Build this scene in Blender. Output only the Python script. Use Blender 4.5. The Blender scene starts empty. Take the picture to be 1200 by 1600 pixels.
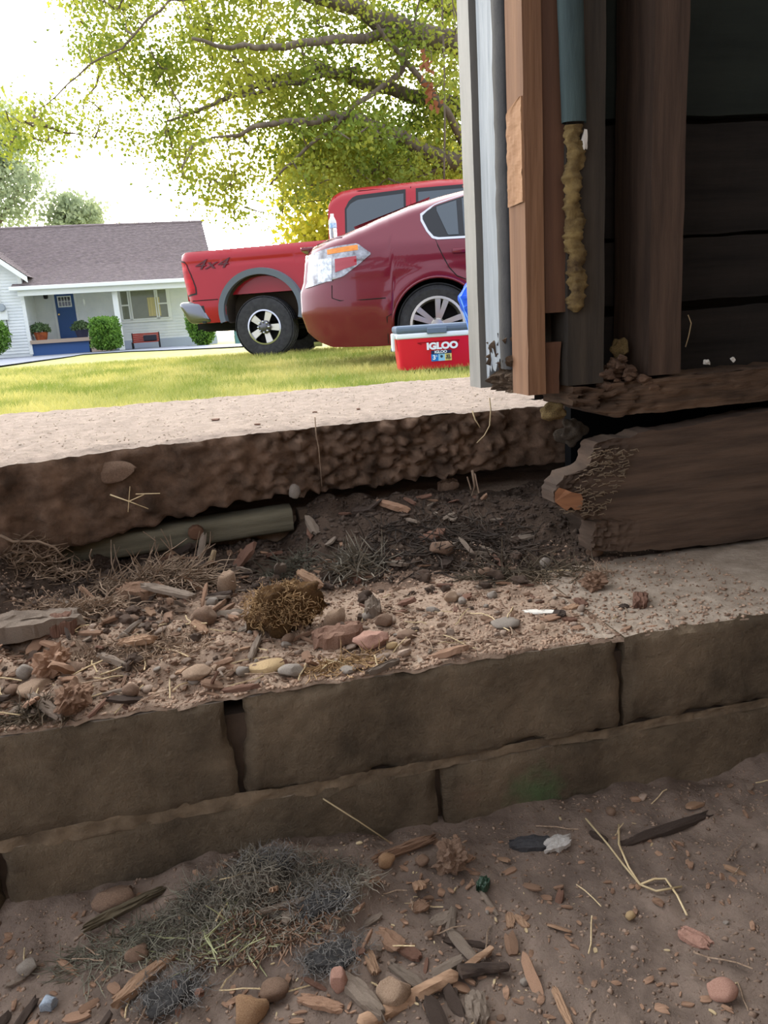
import bpy, bmesh, math, random
import numpy as np
from mathutils import Vector, Matrix, noise

# ---------------------------------------------------------------- camera, sky, exposure
SC = bpy.context.scene
COL = SC.collection
rad = math.radians
EYE = 0.525
PITCH, ROLL, PSI = rad(13.9), 0.065, rad(12.0)
FOC = 1200.0
_F = Vector((0, math.cos(PITCH), -math.sin(PITCH)))
_R0 = Vector((1, 0, 0)); _U0 = Vector((0, math.sin(PITCH), math.cos(PITCH)))
_R = _R0 * math.cos(ROLL) - _U0 * math.sin(ROLL)
_U = _R0 * math.sin(ROLL) + _U0 * math.cos(ROLL)
cam_data = bpy.data.cameras.new('camera'); cam = bpy.data.objects.new('camera', cam_data); COL.objects.link(cam)
cam_data.sensor_fit = 'HORIZONTAL'; cam_data.sensor_width = 36.0; cam_data.lens = 36.0
cam_data.clip_start = 0.02; cam_data.clip_end = 400
cam.matrix_world = Matrix(((_R.x, _U.x, -_F.x, 0), (_R.y, _U.y, -_F.y, 0), (_R.z, _U.z, -_F.z, EYE), (0, 0, 0, 1)))
SC.camera = cam
SC.view_settings.view_transform = 'Standard'
SC.view_settings.look = 'None'
SC.view_settings.exposure = 0.5
SC.view_settings.gamma = 1.0
SC.view_settings.use_curve_mapping = False

SUN_AZ, SUN_EL = rad(-9.0), rad(7.5)
SUN_DIR = Vector((math.sin(SUN_AZ) * math.cos(SUN_EL), math.cos(SUN_AZ) * math.cos(SUN_EL), math.sin(SUN_EL)))
world = bpy.data.worlds.new('hazy evening sky'); SC.world = world
world.use_nodes = True
def build_world():
    nt = world.node_tree; N = nt.nodes; L = nt.links
    bg = N['Background']
    tc = N.new('ShaderNodeTexCoord')
    dot = N.new('ShaderNodeVectorMath'); dot.operation = 'DOT_PRODUCT'
    nrm = N.new('ShaderNodeVectorMath'); nrm.operation = 'NORMALIZE'
    L.new(tc.outputs['Generated'], nrm.inputs[0])
    L.new(nrm.outputs[0], dot.inputs[0]); dot.inputs[1].default_value = SUN_DIR
    mp = N.new('ShaderNodeMapRange'); mp.inputs[1].default_value = -1; mp.inputs[2].default_value = 1
    L.new(dot.outputs['Value'], mp.inputs[0])
    cr = N.new('ShaderNodeValToRGB'); e = cr.color_ramp.elements   # colour by angle from the sun
    e[0].position = 0.0; e[0].color = (0.66, 0.71, 0.84, 1)
    e[1].position = 1.0; e[1].color = (1.0, 0.80, 0.50, 1)
    a = e.new(0.55); a.color = (0.88, 0.92, 1.0, 1)
    a = e.new(0.90); a.color = (0.97, 0.98, 1.0, 1)
    a = e.new(0.985); a.color = (1.0, 0.95, 0.84, 1)
    L.new(mp.outputs[0], cr.inputs[0])
    st = N.new('ShaderNodeFloatCurve'); c = st.mapping.curves[0]   # brightness by angle from the sun
    st.mapping.clip_max_y = 60; st.mapping.use_clip = False
    pts = [(0.0, 0.011), (0.55, 0.0165), (0.80, 0.026), (0.93, 0.042), (0.985, 0.07), (0.997, 0.22), (1.0, 0.85)]
    c.points[0].location = pts[0]; c.points[1].location = pts[-1]
    for p in pts[1:-1]: c.points.new(*p)
    for p in c.points: p.handle_type = 'VECTOR'
    st.mapping.update()
    L.new(mp.outputs[0], st.inputs['Value'])
    mul = N.new('ShaderNodeMath'); mul.operation = 'MULTIPLY'; mul.inputs[1].default_value = SKY
    L.new(st.outputs[0], mul.inputs[0])
    L.new(cr.outputs[0], bg.inputs['Color']); L.new(mul.outputs[0], bg.inputs['Strength'])
SKY = 130.0
build_world()
world.cycles.sampling_method = 'MANUAL'; world.cycles.sample_map_resolution = 1024

random.seed(7); RNG = np.random.default_rng(7)
U = random.uniform

# ---------------------------------------------------------------- frames and rays
SM = Matrix.Rotation(PSI, 4, 'Z')           # house frame (s along the wall, t outward, z up) -> world
SMi = SM.inverted()
O = Vector((0, 0, EYE))
def ray(x, y): return _F * FOC + _R * (x - 600) - _U * (y - 800)
def hz(x, y, z):                             # pixel -> (s, t, z) on a level plane
    d = SMi @ ray(x, y); return O + d * ((z - EYE) / d.z)
def ht(x, y, t):                             # pixel -> (s, t, z) on a plane parallel to the wall
    d = SMi @ ray(x, y); return O + d * (t / d.y)
def wy(x, y, Y):                             # pixel -> world point at depth Y
    d = ray(x, y); return O + d * (Y / d.y)
def wz(x, y, z):
    d = ray(x, y); return O + d * ((z - EYE) / d.z)
def S(p): return SM @ Vector(p)
def surf(x, y, h, z0):                       # pixel -> point on a height field h(s, t)
    z = z0
    for _ in range(14):
        p = hz(x, y, z); z = 0.5 * z + 0.5 * h(p.x, p.y)
    p = hz(x, y, z); p.z = h(p.x, p.y); return p
def ss(a, b, x):
    x = min(1, max(0, (x - a) / (b - a))); return x * x * (3 - 2 * x)
def interp(k, x):
    if x <= k[0][0]: return k[0][1]
    for (a, b), (c, d) in zip(k, k[1:]):
        if x <= c: return b + (d - b) * (x - a) / (c - a)
    return k[-1][1]
def fbm(x, y, z=0.0, o=4):
    v = 0; a = 1; p = Vector((x, y, z))
    for _ in range(o):
        v += a * noise.noise(p); p = p * 2.07; a *= .5
    return v

# ---------------------------------------------------------------- materials
def lin(c): return tuple((v / 255 / 12.92) if v / 255 <= .04045 else ((v / 255 + .055) / 1.055) ** 2.4 for v in c) + (1,)
MATS = {}
def mat(name, c1, c2=None, sc=8, st=(1, 1, 1), rough=.85, bump=0, bsc=None, metal=0, spec=.3, coat=0, rnd=0, lo=.35, hi=.65, det=6, trans=0, tl=0, patch=None, bdist=.01, alpha=None):
    if name in MATS: return MATS[name]
    m = bpy.data.materials.new(name); m.use_nodes = True; MATS[name] = m
    nt = m.node_tree; N = nt.nodes; L = nt.links; b = N['Principled BSDF']; out = N['Material Output']
    b.inputs['Roughness'].default_value = rough; b.inputs['Metallic'].default_value = metal
    b.inputs['Specular IOR Level'].default_value = spec; b.inputs['Coat Weight'].default_value = coat
    b.inputs['Coat Roughness'].default_value = .04
    b.inputs['Transmission Weight'].default_value = trans
    b.inputs['Base Color'].default_value = lin(c1)
    col = None
    tc = N.new('ShaderNodeTexCoord'); mp = N.new('ShaderNodeMapping'); mp.inputs['Scale'].default_value = st
    L.new(tc.outputs['Object'], mp.inputs['Vector'])
    if c2:
        n = N.new('ShaderNodeTexNoise'); n.inputs['Scale'].default_value = sc; n.inputs['Detail'].default_value = det; n.inputs['Roughness'].default_value = .65
        L.new(mp.outputs[0], n.inputs['Vector'])
        r = N.new('ShaderNodeValToRGB'); r.color_ramp.elements[0].color = lin(c1); r.color_ramp.elements[1].color = lin(c2)
        r.color_ramp.elements[0].position = lo; r.color_ramp.elements[1].position = hi
        L.new(n.outputs[0], r.inputs[0]); col = r.outputs[0]
    if patch:   # (world point, radius, colour, amount): a stain with a shape of its own
        for (pt, rr, pc, am) in patch:
            geo = N.new('ShaderNodeNewGeometry'); ds = N.new('ShaderNodeVectorMath'); ds.operation = 'DISTANCE'
            L.new(geo.outputs['Position'], ds.inputs[0]); ds.inputs[1].default_value = pt
            n2 = N.new('ShaderNodeTexNoise'); n2.inputs['Scale'].default_value = 2.2 / rr; n2.inputs['Detail'].default_value = 5
            L.new(geo.outputs['Position'], n2.inputs['Vector'])
            ad = N.new('ShaderNodeMath'); ad.operation = 'MULTIPLY_ADD'; ad.inputs[1].default_value = rr * 1.6; L.new(n2.outputs[0], ad.inputs[0]); L.new(ds.outputs['Value'], ad.inputs[2])
            mr = N.new('ShaderNodeMapRange'); mr.inputs[1].default_value = rr * .9; mr.inputs[2].default_value = rr * 1.9; mr.inputs[3].default_value = am; mr.inputs[4].default_value = 0
            L.new(ad.outputs[0], mr.inputs[0])
            mx = N.new('ShaderNodeMix'); mx.data_type = 'RGBA'; L.new(mr.outputs[0], mx.inputs[0])
            if col: L.new(col, mx.inputs[6])
            else: mx.inputs[6].default_value = lin(c1)
            mx.inputs[7].default_value = lin(pc); col = mx.outputs[2]
    if rnd:
        oi = N.new('ShaderNodeObjectInfo'); h = N.new('ShaderNodeHueSaturation')
        mr = N.new('ShaderNodeMapRange'); mr.inputs[3].default_value = 1 - rnd; mr.inputs[4].default_value = 1 + rnd
        L.new(oi.outputs['Random'], mr.inputs[0]); L.new(mr.outputs[0], h.inputs['Value'])
        if col: L.new(col, h.inputs['Color'])
        else: h.inputs['Color'].default_value = lin(c1)
        col = h.outputs[0]
    if col: L.new(col, b.inputs['Base Color'])
    if bump:
        n = N.new('ShaderNodeTexNoise'); n.inputs['Scale'].default_value = bsc or sc * 2; n.inputs['Detail'].default_value = 8; n.inputs['Roughness'].default_value = .7
        L.new(mp.outputs[0], n.inputs['Vector'])
        bp = N.new('ShaderNodeBump'); bp.inputs['Strength'].default_value = bump; bp.inputs['Distance'].default_value = bdist
        L.new(n.outputs[0], bp.inputs['Height']); L.new(bp.outputs[0], b.inputs['Normal'])
    if tl:
        t = N.new('ShaderNodeBsdfTranslucent'); mx = N.new('ShaderNodeMixShader'); mx.inputs[0].default_value = tl
        if col: L.new(col, t.inputs['Color'])
        else: t.inputs['Color'].default_value = lin(c1)
        L.new(b.outputs[0], mx.inputs[1]); L.new(t.outputs[0], mx.inputs[2]); L.new(mx.outputs[0], out.inputs['Surface'])
    return m

# ---------------------------------------------------------------- mesh helpers
WM = {}
def tag(o, label=None, cat=None, group=None, kind=None):
    if label: o['label'] = label
    if cat: o['category'] = cat
    if group: o['group'] = group
    if kind: o['kind'] = kind
    return o
def link(o): COL.objects.link(o); return o
def empty(name, loc, label, cat, group=None, kind=None, rz=0.0):
    o = link(bpy.data.objects.new(name, None)); o.location = loc; o.rotation_euler = (0, 0, rz); o.empty_display_size = .05
    WM[o] = Matrix.Translation(Vector(loc)) @ Matrix.Rotation(rz, 4, 'Z')
    return tag(o, label, cat, group, kind)
class MB:
    """Collects shapes; build() links them as ONE mesh object. frame maps the given coordinates to the world."""
    def __init__(s, frame=None): s.v = []; s.f = []; s.fr = frame
    def add(s, v, f):
        n = len(s.v); s.v += [tuple(p) for p in v]; s.f += [tuple(n + i for i in q) for q in f]; return s
    def box(s, a, b):
        x0, y0, z0 = a; x1, y1, z1 = b
        return s.add([(x0, y0, z0), (x1, y0, z0), (x1, y1, z0), (x0, y1, z0), (x0, y0, z1), (x1, y0, z1), (x1, y1, z1), (x0, y1, z1)],
                     [(0, 3, 2, 1), (4, 5, 6, 7), (0, 1, 5, 4), (1, 2, 6, 5), (2, 3, 7, 6), (3, 0, 4, 7)])
    def bbox(s, a, b, r):                       # box with chamfered edges
        bm = bmesh.new(); bmesh.ops.create_cube(bm, size=1)
        for v in bm.verts: v.co = Vector([(a[i] + b[i]) / 2 + v.co[i] * (b[i] - a[i]) for i in range(3)])
        bmesh.ops.bevel(bm, geom=bm.edges[:], offset=r, segments=2, affect='EDGES', profile=.5)
        return s.bm(bm)
    def bm(s, bm):
        bm.verts.index_update(); s.add([v.co for v in bm.verts], [[v.index for v in f.verts] for f in bm.faces]); bm.free(); return s
    def prism(s, poly, fn0, fn1):               # 2-D outline between two mapped faces
        n = len(poly); v = [fn0(p) for p in poly] + [fn1(p) for p in poly]
        f = [tuple(range(n)), tuple(reversed(range(n, 2 * n)))] + [(i, n + i, n + (i + 1) % n, (i + 1) % n) for i in range(n)]
        return s.add(v, f)
    def tube(s, pts, r, n=6, cap=True):
        pts = [Vector(p) for p in pts]; k = len(pts); rr = r if isinstance(r, (list, tuple)) else [r] * k
        v = []; up = Vector((.31, .17, .93))
        for i, p in enumerate(pts):
            d = (pts[min(i + 1, k - 1)] - pts[max(i - 1, 0)])
            d = d.normalized() if d.length > 1e-9 else Vector((0, 0, 1))
            a = d.cross(up)
            if a.length < .1: a = d.cross(Vector((1, 0, 0)))
            a.normalize(); b = d.cross(a)
            for j in range(n):
                t = 2 * math.pi * j / n; v.append(p + (a * math.cos(t) + b * math.sin(t)) * rr[i])
        f = [(i * n + j, i * n + (j + 1) % n, (i + 1) * n + (j + 1) % n, (i + 1) * n + j) for i in range(k - 1) for j in range(n)]
        if cap and n > 2: f += [tuple(reversed(range(n))), tuple(range((k - 1) * n, k * n))]
        return s.add(v, f)
    def lathe(s, prof, n, fn, closed=False):    # prof (radius, height); fn(radius*cos, radius*sin, height) -> point
        v = []; k = len(prof)
        for i in range(n):
            a = 2 * math.pi * i / n
            for (r, h) in prof: v.append(fn(r * math.cos(a), r * math.sin(a), h))
        f = []
        for i in range(n):
            i2 = (i + 1) % n
            for j in range(k - 1 + (1 if closed else 0)):
                j2 = (j + 1) % k; f.append((i * k + j, i2 * k + j, i2 * k + j2, i * k + j2))
        return s.add(v, f)
    def grid(s, nu, nv, fn):
        v = [fn(i / (nu - 1), j / (nv - 1)) for i in range(nu) for j in range(nv)]
        return s.add(v, [(i * nv + j, (i + 1) * nv + j, (i + 1) * nv + j + 1, i * nv + j + 1) for i in range(nu - 1) for j in range(nv - 1)])
    def build(s, name, m, parent=None, kind=None, smooth=False, origin=None, label=None, cat=None, group=None, fix=True):
        v = np.array(s.v, dtype=np.float64)
        if s.fr is not None:
            M = np.array(s.fr); v = v @ M[:3, :3].T + M[:3, 3]
        if origin is None: origin = ((v[:, 0].min() + v[:, 0].max()) / 2, (v[:, 1].min() + v[:, 1].max()) / 2, v[:, 2].min())
        v = v - np.array(origin)
        me = bpy.data.meshes.new(name); me.from_pydata(v.tolist(), [], s.f)
        if fix:
            bm = bmesh.new(); bm.from_mesh(me); bmesh.ops.recalc_face_normals(bm, faces=bm.faces[:]); bm.to_mesh(me); bm.free()
        me.materials.append(m)
        if smooth: shade(me, smooth)
        o = link(bpy.data.objects.new(name, me)); o.location = origin; WM[o] = Matrix.Translation(Vector(origin))
        if parent is not None:
            o.parent = parent; o.matrix_parent_inverse = WM[parent].inverted()
        return tag(o, label, cat, group, kind)
def shade(me, ang=True):
    for p in me.polygons: p.use_smooth = True
    if ang is not True:
        bm = bmesh.new(); bm.from_mesh(me)
        for e in bm.edges:
            e.smooth = not (len(e.link_faces) == 2 and e.calc_face_angle(0) > rad(ang))
        bm.to_mesh(me); bm.free()
def quick(name, V, F3, m, parent=None, kind=None, label=None, cat=None, group=None, origin=(0, 0, 0)):   # many loose triangles / quads from numpy
    me = bpy.data.meshes.new(name); k = F3.shape[1]
    me.vertices.add(len(V)); me.vertices.foreach_set('co', (V - np.array(origin)).astype(np.float32).ravel())
    me.loops.add(F3.size); me.loops.foreach_set('vertex_index', F3.astype(np.int32).ravel())
    me.polygons.add(len(F3)); me.polygons.foreach_set('loop_start', np.arange(0, F3.size, k, dtype=np.int32))
    me.update(calc_edges=True); me.materials.append(m)
    o = link(bpy.data.objects.new(name, me)); o.location = origin; WM[o] = Matrix.Translation(Vector(origin))
    if parent is not None: o.parent = parent; o.matrix_parent_inverse = WM[parent].inverted()
    return tag(o, label, cat, group, kind)
def leaves(P, size, spread=1.0, fold=.25, down=.3):
    """kite leaves (two triangles each) at the points P"""
    n = len(P); d = RNG.normal(size=(n, 3)); d[:, 2] = d[:, 2] * spread - down; d /= np.linalg.norm(d, axis=1)[:, None]
    w = RNG.normal(size=(n, 3)); w -= d * (w * d).sum(1)[:, None]; w /= np.linalg.norm(w, axis=1)[:, None]
    nn = np.cross(d, w); L = size * RNG.uniform(.6, 1.35, n)[:, None]
    V = np.stack([P, P + d * L * .45 + w * L * .36 + nn * L * fold, P + d * L, P + d * L * .45 - w * L * .36 + nn * L * fold], 1).reshape(-1, 3)
    b = np.arange(n)[:, None] * 4
    return V, np.concatenate([b + np.array([[0, 1, 2]]), b + np.array([[0, 2, 3]])], 0)
def text(body, size, m, name, parent, frame, bold=0.0, shear=0.0, sx=1.0, depth=.002):
    c = bpy.data.curves.new(name, 'FONT'); c.body = body; c.size = size; c.offset = bold; c.shear = shear; c.extrude = depth; c.align_x = 'CENTER'; c.align_y = 'CENTER'
    t = bpy.data.objects.new(name, c); me = bpy.data.meshes.new_from_object(t); bpy.data.objects.remove(t)
    b = MB(frame @ Matrix.Diagonal((sx, 1, 1, 1))); b.add([v.co for v in me.vertices], [tuple(p.vertices) for p in me.polygons])
    o = b.build(name, m, parent); bpy.data.meshes.remove(me); return o

# ================================================================ SETTING
# ---- lawn
def lawn_z(X, Y):
    z = interp([(3, .145), (6.6, .145), (10.7, .165), (14, .12), (25, .05), (60, .05)], Y)
    return z + .012 * fbm(X * .6, Y * .6) * (1 - ss(10, 13, Y))
def wsurf(x, y, h=lawn_z):
    z = .12
    for _ in range(20):
        p = wz(x, y, z); z = .5 * z + .5 * h(p.x, p.y)
    p = wz(x, y, z); p.z = h(p.x, p.y); return p
m_lawn = mat('lawn soil and grass', (116, 124, 66), (172, 168, 104), sc=2.2, rough=.95, bump=.5, bsc=40)
b = MB()
ys = [1.75 + 11 * (i / 60) ** 1.3 for i in range(60)] + [13 + i * 1.6 for i in range(60)]
xs = [-30 + i for i in range(0, 24)] + [-6 + .25 * i for i in range(0, 49)] + [7 + i for i in range(0, 24)]
nv = len(ys)
b.add([(x, y - .22 * min(max(-x, -.5), 1.5), lawn_z(x, y)) for x in xs for y in ys], [(i * nv + j, (i + 1) * nv + j, (i + 1) * nv + j + 1, i * nv + j + 1) for i in range(len(xs) - 1) for j in range(nv - 1)])
b.build('lawn', m_lawn, kind='structure', smooth=True, label='green and straw coloured lawn between concrete slab and parked cars', cat='lawn')
# grass blades: nobody could count them
def blades(n, gen, hgt, wid, name, m, label):
    P = np.array([gen() for _ in range(n)]); h = hgt * RNG.uniform(.45, 1.3, n)[:, None]
    a = RNG.uniform(0, 2 * math.pi, n); w = np.stack([np.cos(a), np.sin(a), 0 * a], 1) * wid * (1 + .06 * P[:, 1:2])
    le = RNG.normal(0, .55, (n, 3)); le[:, 2] = 1; tip = P + le * h
    V = np.stack([P - w, P + w, tip], 1).reshape(-1, 3)
    quick(name, V, np.arange(3 * n).reshape(-1, 3), m, kind='stuff', label=label, cat='grass')
def gnear():
    Y = 3.6 + 9.5 * U(0, 1) ** 1.5; X = U(-.62, .30) * (Y + .6); return (X, Y, lawn_z(X, Y) - .004)
m_g = mat('grass blade', (124, 140, 58), (206, 196, 122), sc=1.6, rough=.7, tl=.35, lo=.4, hi=.62)
blades(120000, gnear, .062, .0028, 'grass', m_g, 'short green and yellowing grass of the lawn in front of cars')
def gfar():
    Y = U(13, 30); X = U(-.62, .12) * Y; return (X, Y, lawn_z(X, Y))
# ---- driveway
m_road = mat('driveway', (104, 110, 122), (128, 132, 142), sc=3, rough=.9, bump=.2, bsc=60)
near = [(-140, 606), (0, 577), (60, 566), (130, 554), (200, 549.5), (350, 544), (480, 538)]
far = [(-140, 570), (0, 556), (60, 553), (130, 547.5), (200, 545.5), (350, 539.5), (480, 532)]
def dens(L): return [(L[i][0] + (L[i + 1][0] - L[i][0]) * k / 8, L[i][1] + (L[i + 1][1] - L[i][1]) * k / 8) for i in range(len(L) - 1) for k in range(8)] + [L[-1]]
vn = [wz(x, y, .07) for x, y in dens(near)]; vf = [wz(x, y, .05) for x, y in dens(far)]
b = MB(); k = len(vn)
def rp(i, j):
    p = vn[i].lerp(vf[i], j / 16); p.z = lawn_z(p.x, p.y) + .035; return p
b.add([rp(i, j) for i in range(k) for j in range(17)], [(i * 17 + j, i * 17 + j + 1, (i + 1) * 17 + j + 1, (i + 1) * 17 + j) for i in range(k - 1) for j in range(16)])
b.build('driveway', m_road, kind='structure', label='pale grey driveway running past the white house', cat='driveway')

# ---- outdoor concrete slab
SLAB_Z = .385
def slab_front(s): return interp([(-1.6, .45), (-.6, .87), (-.262, 1.015), (-.116, 1.073), (.057, 1.11), (.25, 1.13), (.45, 1.125), (1.6, 1.12)], s)
def slab_bot(s): return interp([(-.8, .268), (-.30, .268), (-.22, .254), (.04, .283), (.23, .277), (.43, .284), (1.2, .284)], s)
def slab_lump(s, z):
    a = ss(.0, .14, s) * (1 - ss(.36, .50, s)) * .85 + .15
    n1 = fbm(s * 26, z * 30, 3.1, 3)
    c = noise.voronoi(Vector((s * 46, z * 46, 0)))[0]
    crack = min(1, (c[1] - c[0]) * 3.2)
    return (.006 + .006 * a) * n1 + a * (.018 * crack - .014) + .005 * fbm(s * 90, z * 90, 0, 3)
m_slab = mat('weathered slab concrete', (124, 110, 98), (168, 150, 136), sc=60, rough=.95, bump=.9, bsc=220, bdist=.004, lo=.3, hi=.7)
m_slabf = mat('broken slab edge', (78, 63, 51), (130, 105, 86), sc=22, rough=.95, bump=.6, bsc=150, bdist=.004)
s_list = [-1.1 + i * .006 for i in range(int(2.3 / .006))]
b = MB(SM); rows = []
def slab_top(s, t): return SLAB_Z + .0022 * fbm(s * 60, t * 60, 1, 3) + .003 * fbm(s * 8, t * 8) - .004 * (1 - ss(0, .03, t - slab_front(s)))
tt = [0, .006, .014, .025, .04, .06] + [.08 + .03 * i for i in range(23)]
def top_pt(i, j):
    s = s_list[i]; t = slab_front(s) + .005 * fbm(s * 30, 0, 5, 4) + tt[j] * (1 if j < len(tt) - 1 else 1)
    if j == len(tt) - 1: t = 1.76 + .008 * fbm(s * 9, 3)
    else: t = min(t, 1.755)
    return (s, t, slab_top(s, t))
n2 = len(tt)
b.add([top_pt(i, j) for i in range(len(s_list)) for j in range(n2)], [(i * n2 + j, (i + 1) * n2 + j, (i + 1) * n2 + j + 1, i * n2 + j + 1) for i in range(len(s_list) - 1) for j in range(n2 - 1)])
slab = empty('porch_slab', S((.1, 1.4, .27)), 'thick concrete slab outside with pale gritty top and broken front edge', 'slab', kind='structure')
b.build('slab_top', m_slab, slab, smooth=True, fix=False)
b = MB(SM); nr = 26
def face_pt(i, j):
    s = s_list[i]; f = j / (nr - 1)
    zb = slab_bot(s) + .010 * fbm(s * 30, 7, 2, 4)
    z = SLAB_Z - .004 + .0022 * fbm(s * 60, slab_front(s) * 60, 1, 3) if j == 0 else (SLAB_Z - .006) * (1 - f) + zb * f
    t = slab_front(s) + .005 * fbm(s * 30, 0, 5, 4) + (0 if j == 0 else -slab_lump(s, z) - .004 * (1 - f) + .02 * f)
    return (s, t, z)
b.add([face_pt(i, j) for i in range(len(s_list)) for j in range(nr)] + [(s, 1.75, slab_bot(s)) for s in s_list],
      [(i * nr + j, i * nr + j + 1, (i + 1) * nr + j + 1, (i + 1) * nr + j) for i in range(len(s_list) - 1) for j in range(nr - 1)]
      + [(i * nr + nr - 1, len(s_list) * nr + i, len(s_list) * nr + i + 1, (i + 1) * nr + nr - 1) for i in range(len(s_list) - 1)])
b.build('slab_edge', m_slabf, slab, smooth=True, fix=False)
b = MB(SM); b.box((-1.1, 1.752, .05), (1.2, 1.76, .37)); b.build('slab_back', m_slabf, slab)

# ---- dirt floor
PIL = hz(430, 1400, .03)
def floor_h(s, t):
    z = .007 * fbm(s * 9, t * 9, 0, 4) + .0035 * fbm(s * 45, t * 45, 4, 3)
    dx = (s - PIL.x); dy = (t - PIL.y)
    a = math.exp(-((dx / .13) ** 2 + ((dy - .02) / .085) ** 2)); z += a * (.036 + .016 * fbm(s * 30, t * 30, 9, 4))
    z += .014 * math.exp(-((t - .70) / .055) ** 2) * (.6 + fbm(s * 14, t * 14, 3, 3))
    z += .010 * math.exp(-(((s + .02) / .2) ** 2 + ((t - .42) / .1) ** 2)) * (1 + fbm(s * 22, t * 22, 8, 3))
    return z
m_dirt = mat('interior dirt', (98, 85, 76), (144, 126, 112), sc=16, rough=1, bump=.9, bsc=120, bdist=.005, lo=.3, hi=.7, spec=.15)
b = MB(SM)
fs = [-1.3 + .05 * i for i in range(18)] + [-.42 + .0052 * i for i in range(210)] + [.68 + .06 * i for i in range(20)]
ft = [-1.4 + .08 * i for i in range(18)] + [.05 + .03 * i for i in range(8)] + [.27 + .0052 * i for i in range(86)]
nv = len(ft)
b.add([(s, t, floor_h(s, t)) for s in fs for t in ft], [(i * nv + j, (i + 1) * nv + j, (i + 1) * nv + j + 1, i * nv + j + 1) for i in range(len(fs) - 1) for j in range(nv - 1)])
b.build('floor', m_dirt, kind='structure', smooth=True, label='bare brown dirt floor at the foot of block wall', cat='floor')

# ---- foundation block wall
WT, WB = .685, .93                      # front and back of the wall
WZ = .185; JZ = .076
green = ht(835, 1235, .69); tan_ = ht(730, 1240, .69)
m_blk = mat('dusty concrete block', (80, 70, 57), (144, 126, 103), sc=11, rough=1, bump=1, bsc=90, bdist=.012, lo=.32, hi=.72, spec=.15, rnd=.08,
            patch=[(S(green), .035, (100, 124, 84), .85), (S(tan_), .02, (150, 124, 104), .5)])
m_blkt = mat('pale worn block top', (136, 122, 106), (184, 168, 150), sc=30, rough=1, bump=.8, bsc=140, bdist=.004, lo=.3, hi=.7)
m_blk2 = mat('raw block core', (60, 50, 42), (84, 70, 58), sc=20, rough=1)
wall = empty('wall_front', S((.2, .8, 0)), 'low foundation wall of long dusty concrete blocks under the rubble ledge', 'foundation wall', kind='structure')
def block(s0, s1, z0, z1, sd, jl=0, jr=0):
    b = MB(SM); nu = max(8, int((s1 - s0) / .006)); nz = int((z1 - z0) / .006)
    def edge(u, v):                      # rounded, chipped arrises
        d = min(u * (s1 - s0), (1 - u) * (s1 - s0), (1 - v) * (z1 - z0) * 1.3, v * (z1 - z0)); return max(0, 1 - d / .011)
    def fr(u, v):
        s = s0 + u * (s1 - s0); z = z0 + v * (z1 - z0); e = edge(u, v)
        n = .0022 * fbm(s * 22, z * 22, sd, 4) + .0012 * fbm(s * 110, z * 110, sd, 3)
        chip = max(0, fbm(s * 28, z * 28, sd + 9, 3)) * .016 * e
        s += jl * ss(.42, .62, v + .1 * fbm(v * 5, 3, sd)) * max(0, 1 - u * 6) - jr * ss(.42, .62, v + .1 * fbm(v * 5, 8, sd)) * max(0, 1 - (1 - u) * 6)
        return (s + (.5 - u) * .004 * e * (1 + fbm(z * 60, sd)), WT - n + .004 * e * e + chip, z - (.5 * max(0, v - .9) * 10 * .002 * e))
    b.grid(nu, nz, fr); n = len(b.v)
    top = [b.v[i * nz + nz - 1] for i in range(nu)]; bt = [b.v[i * nz] for i in range(nu)]
    nT = 10; nf = len(b.f)
    b.grid(nu, nT, lambda u, v: (lambda p: (p[0], p[1] + v * (WB - p[1]), p[2] + (.0016 * fbm(p[0] * 40, v * 12, sd, 3) if v > 0 else 0)))(top[min(nu - 1, int(round(u * (nu - 1))))]))
    nt = len(b.f); o = None
    for col in (0, nu - 1):
        side = [b.v[col * nz + j] for j in range(nz)]; k = len(b.v)
        b.add(side + [(p[0], WB, p[2]) for p in side], [(j, j + 1, nz + j + 1, nz + j) for j in range(nz - 1)])
    o = b.build('concrete_block', m_blk, wall, smooth=50, fix=False); o.data.materials.append(m_blkt)
    for i in range(nf, nt): o.data.polygons[i].material_index = 1
    return o
sj1 = hz(362, 1096, WZ).x; sj2 = hz(983, 1003, WZ).x
up = [-1.02, -.44, sj1, sj2, sj2 + .425, sj2 + .85]
for i in range(5): block(up[i] + .0012, up[i + 1] - .0012, JZ + .004, WZ, i * 3.7, .007 if i == 2 else 0, .005 if i == 1 else 0)
lj = [-1.06, ht(5, 1400, WT).x - .0, ht(688, 1240, WT).x, ht(688, 1240, WT).x + .43, 1.26]
for i in range(4): block(lj[i] + .001, lj[i + 1] - .001, -.03, JZ - .004, 20 + i * 2.9)
b = MB(SM); b.box((-1.05, WT + .012, -.03), (1.25, WB - .01, WZ - .02)); b.build('wall_core', m_blk2, wall)
m_mort = mat('crumbly mortar', (92, 79, 63), (132, 114, 92), sc=30, rough=1, bump=.8, bsc=120, bdist=.004)
b = MB(SM)
def mortar(u, v):
    s = -.9 + u * 2.1; n = .5 + .5 * fbm(s * 16, 1, 2, 4); lf = 1 - ss(0, .25, s)
    pr = (.001 + .003 * lf) * n - .004 * (1 - n); a = math.pi * (v - .5)
    return (s, WT + .003 - pr * math.cos(a) + .002 * fbm(s * 70, v * 3, 4, 3), JZ + (.0055 + .006 * lf * n) * math.sin(a) + .003 * fbm(s * 9, 0, 7, 3) + .004 * ss(.05, -.3, -s) * 0)
b.grid(500, 7, mortar); b.build('mortar_joint', m_mort, wall, smooth=True)
b = MB(SM)                                   # loose mortar left at the head of the wide open joint
b.grid(24, 14, lambda u, v: (sj1 - .004 + .011 * u + .002 * fbm(u * 3, v * 9), WT + .022 + .006 * fbm(u * 4, v * 8, 3) + .012 * (1 - v), WZ - .045 - .05 * v)); b.build('mortar_fill', m_mort, wall, smooth=True)

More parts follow.
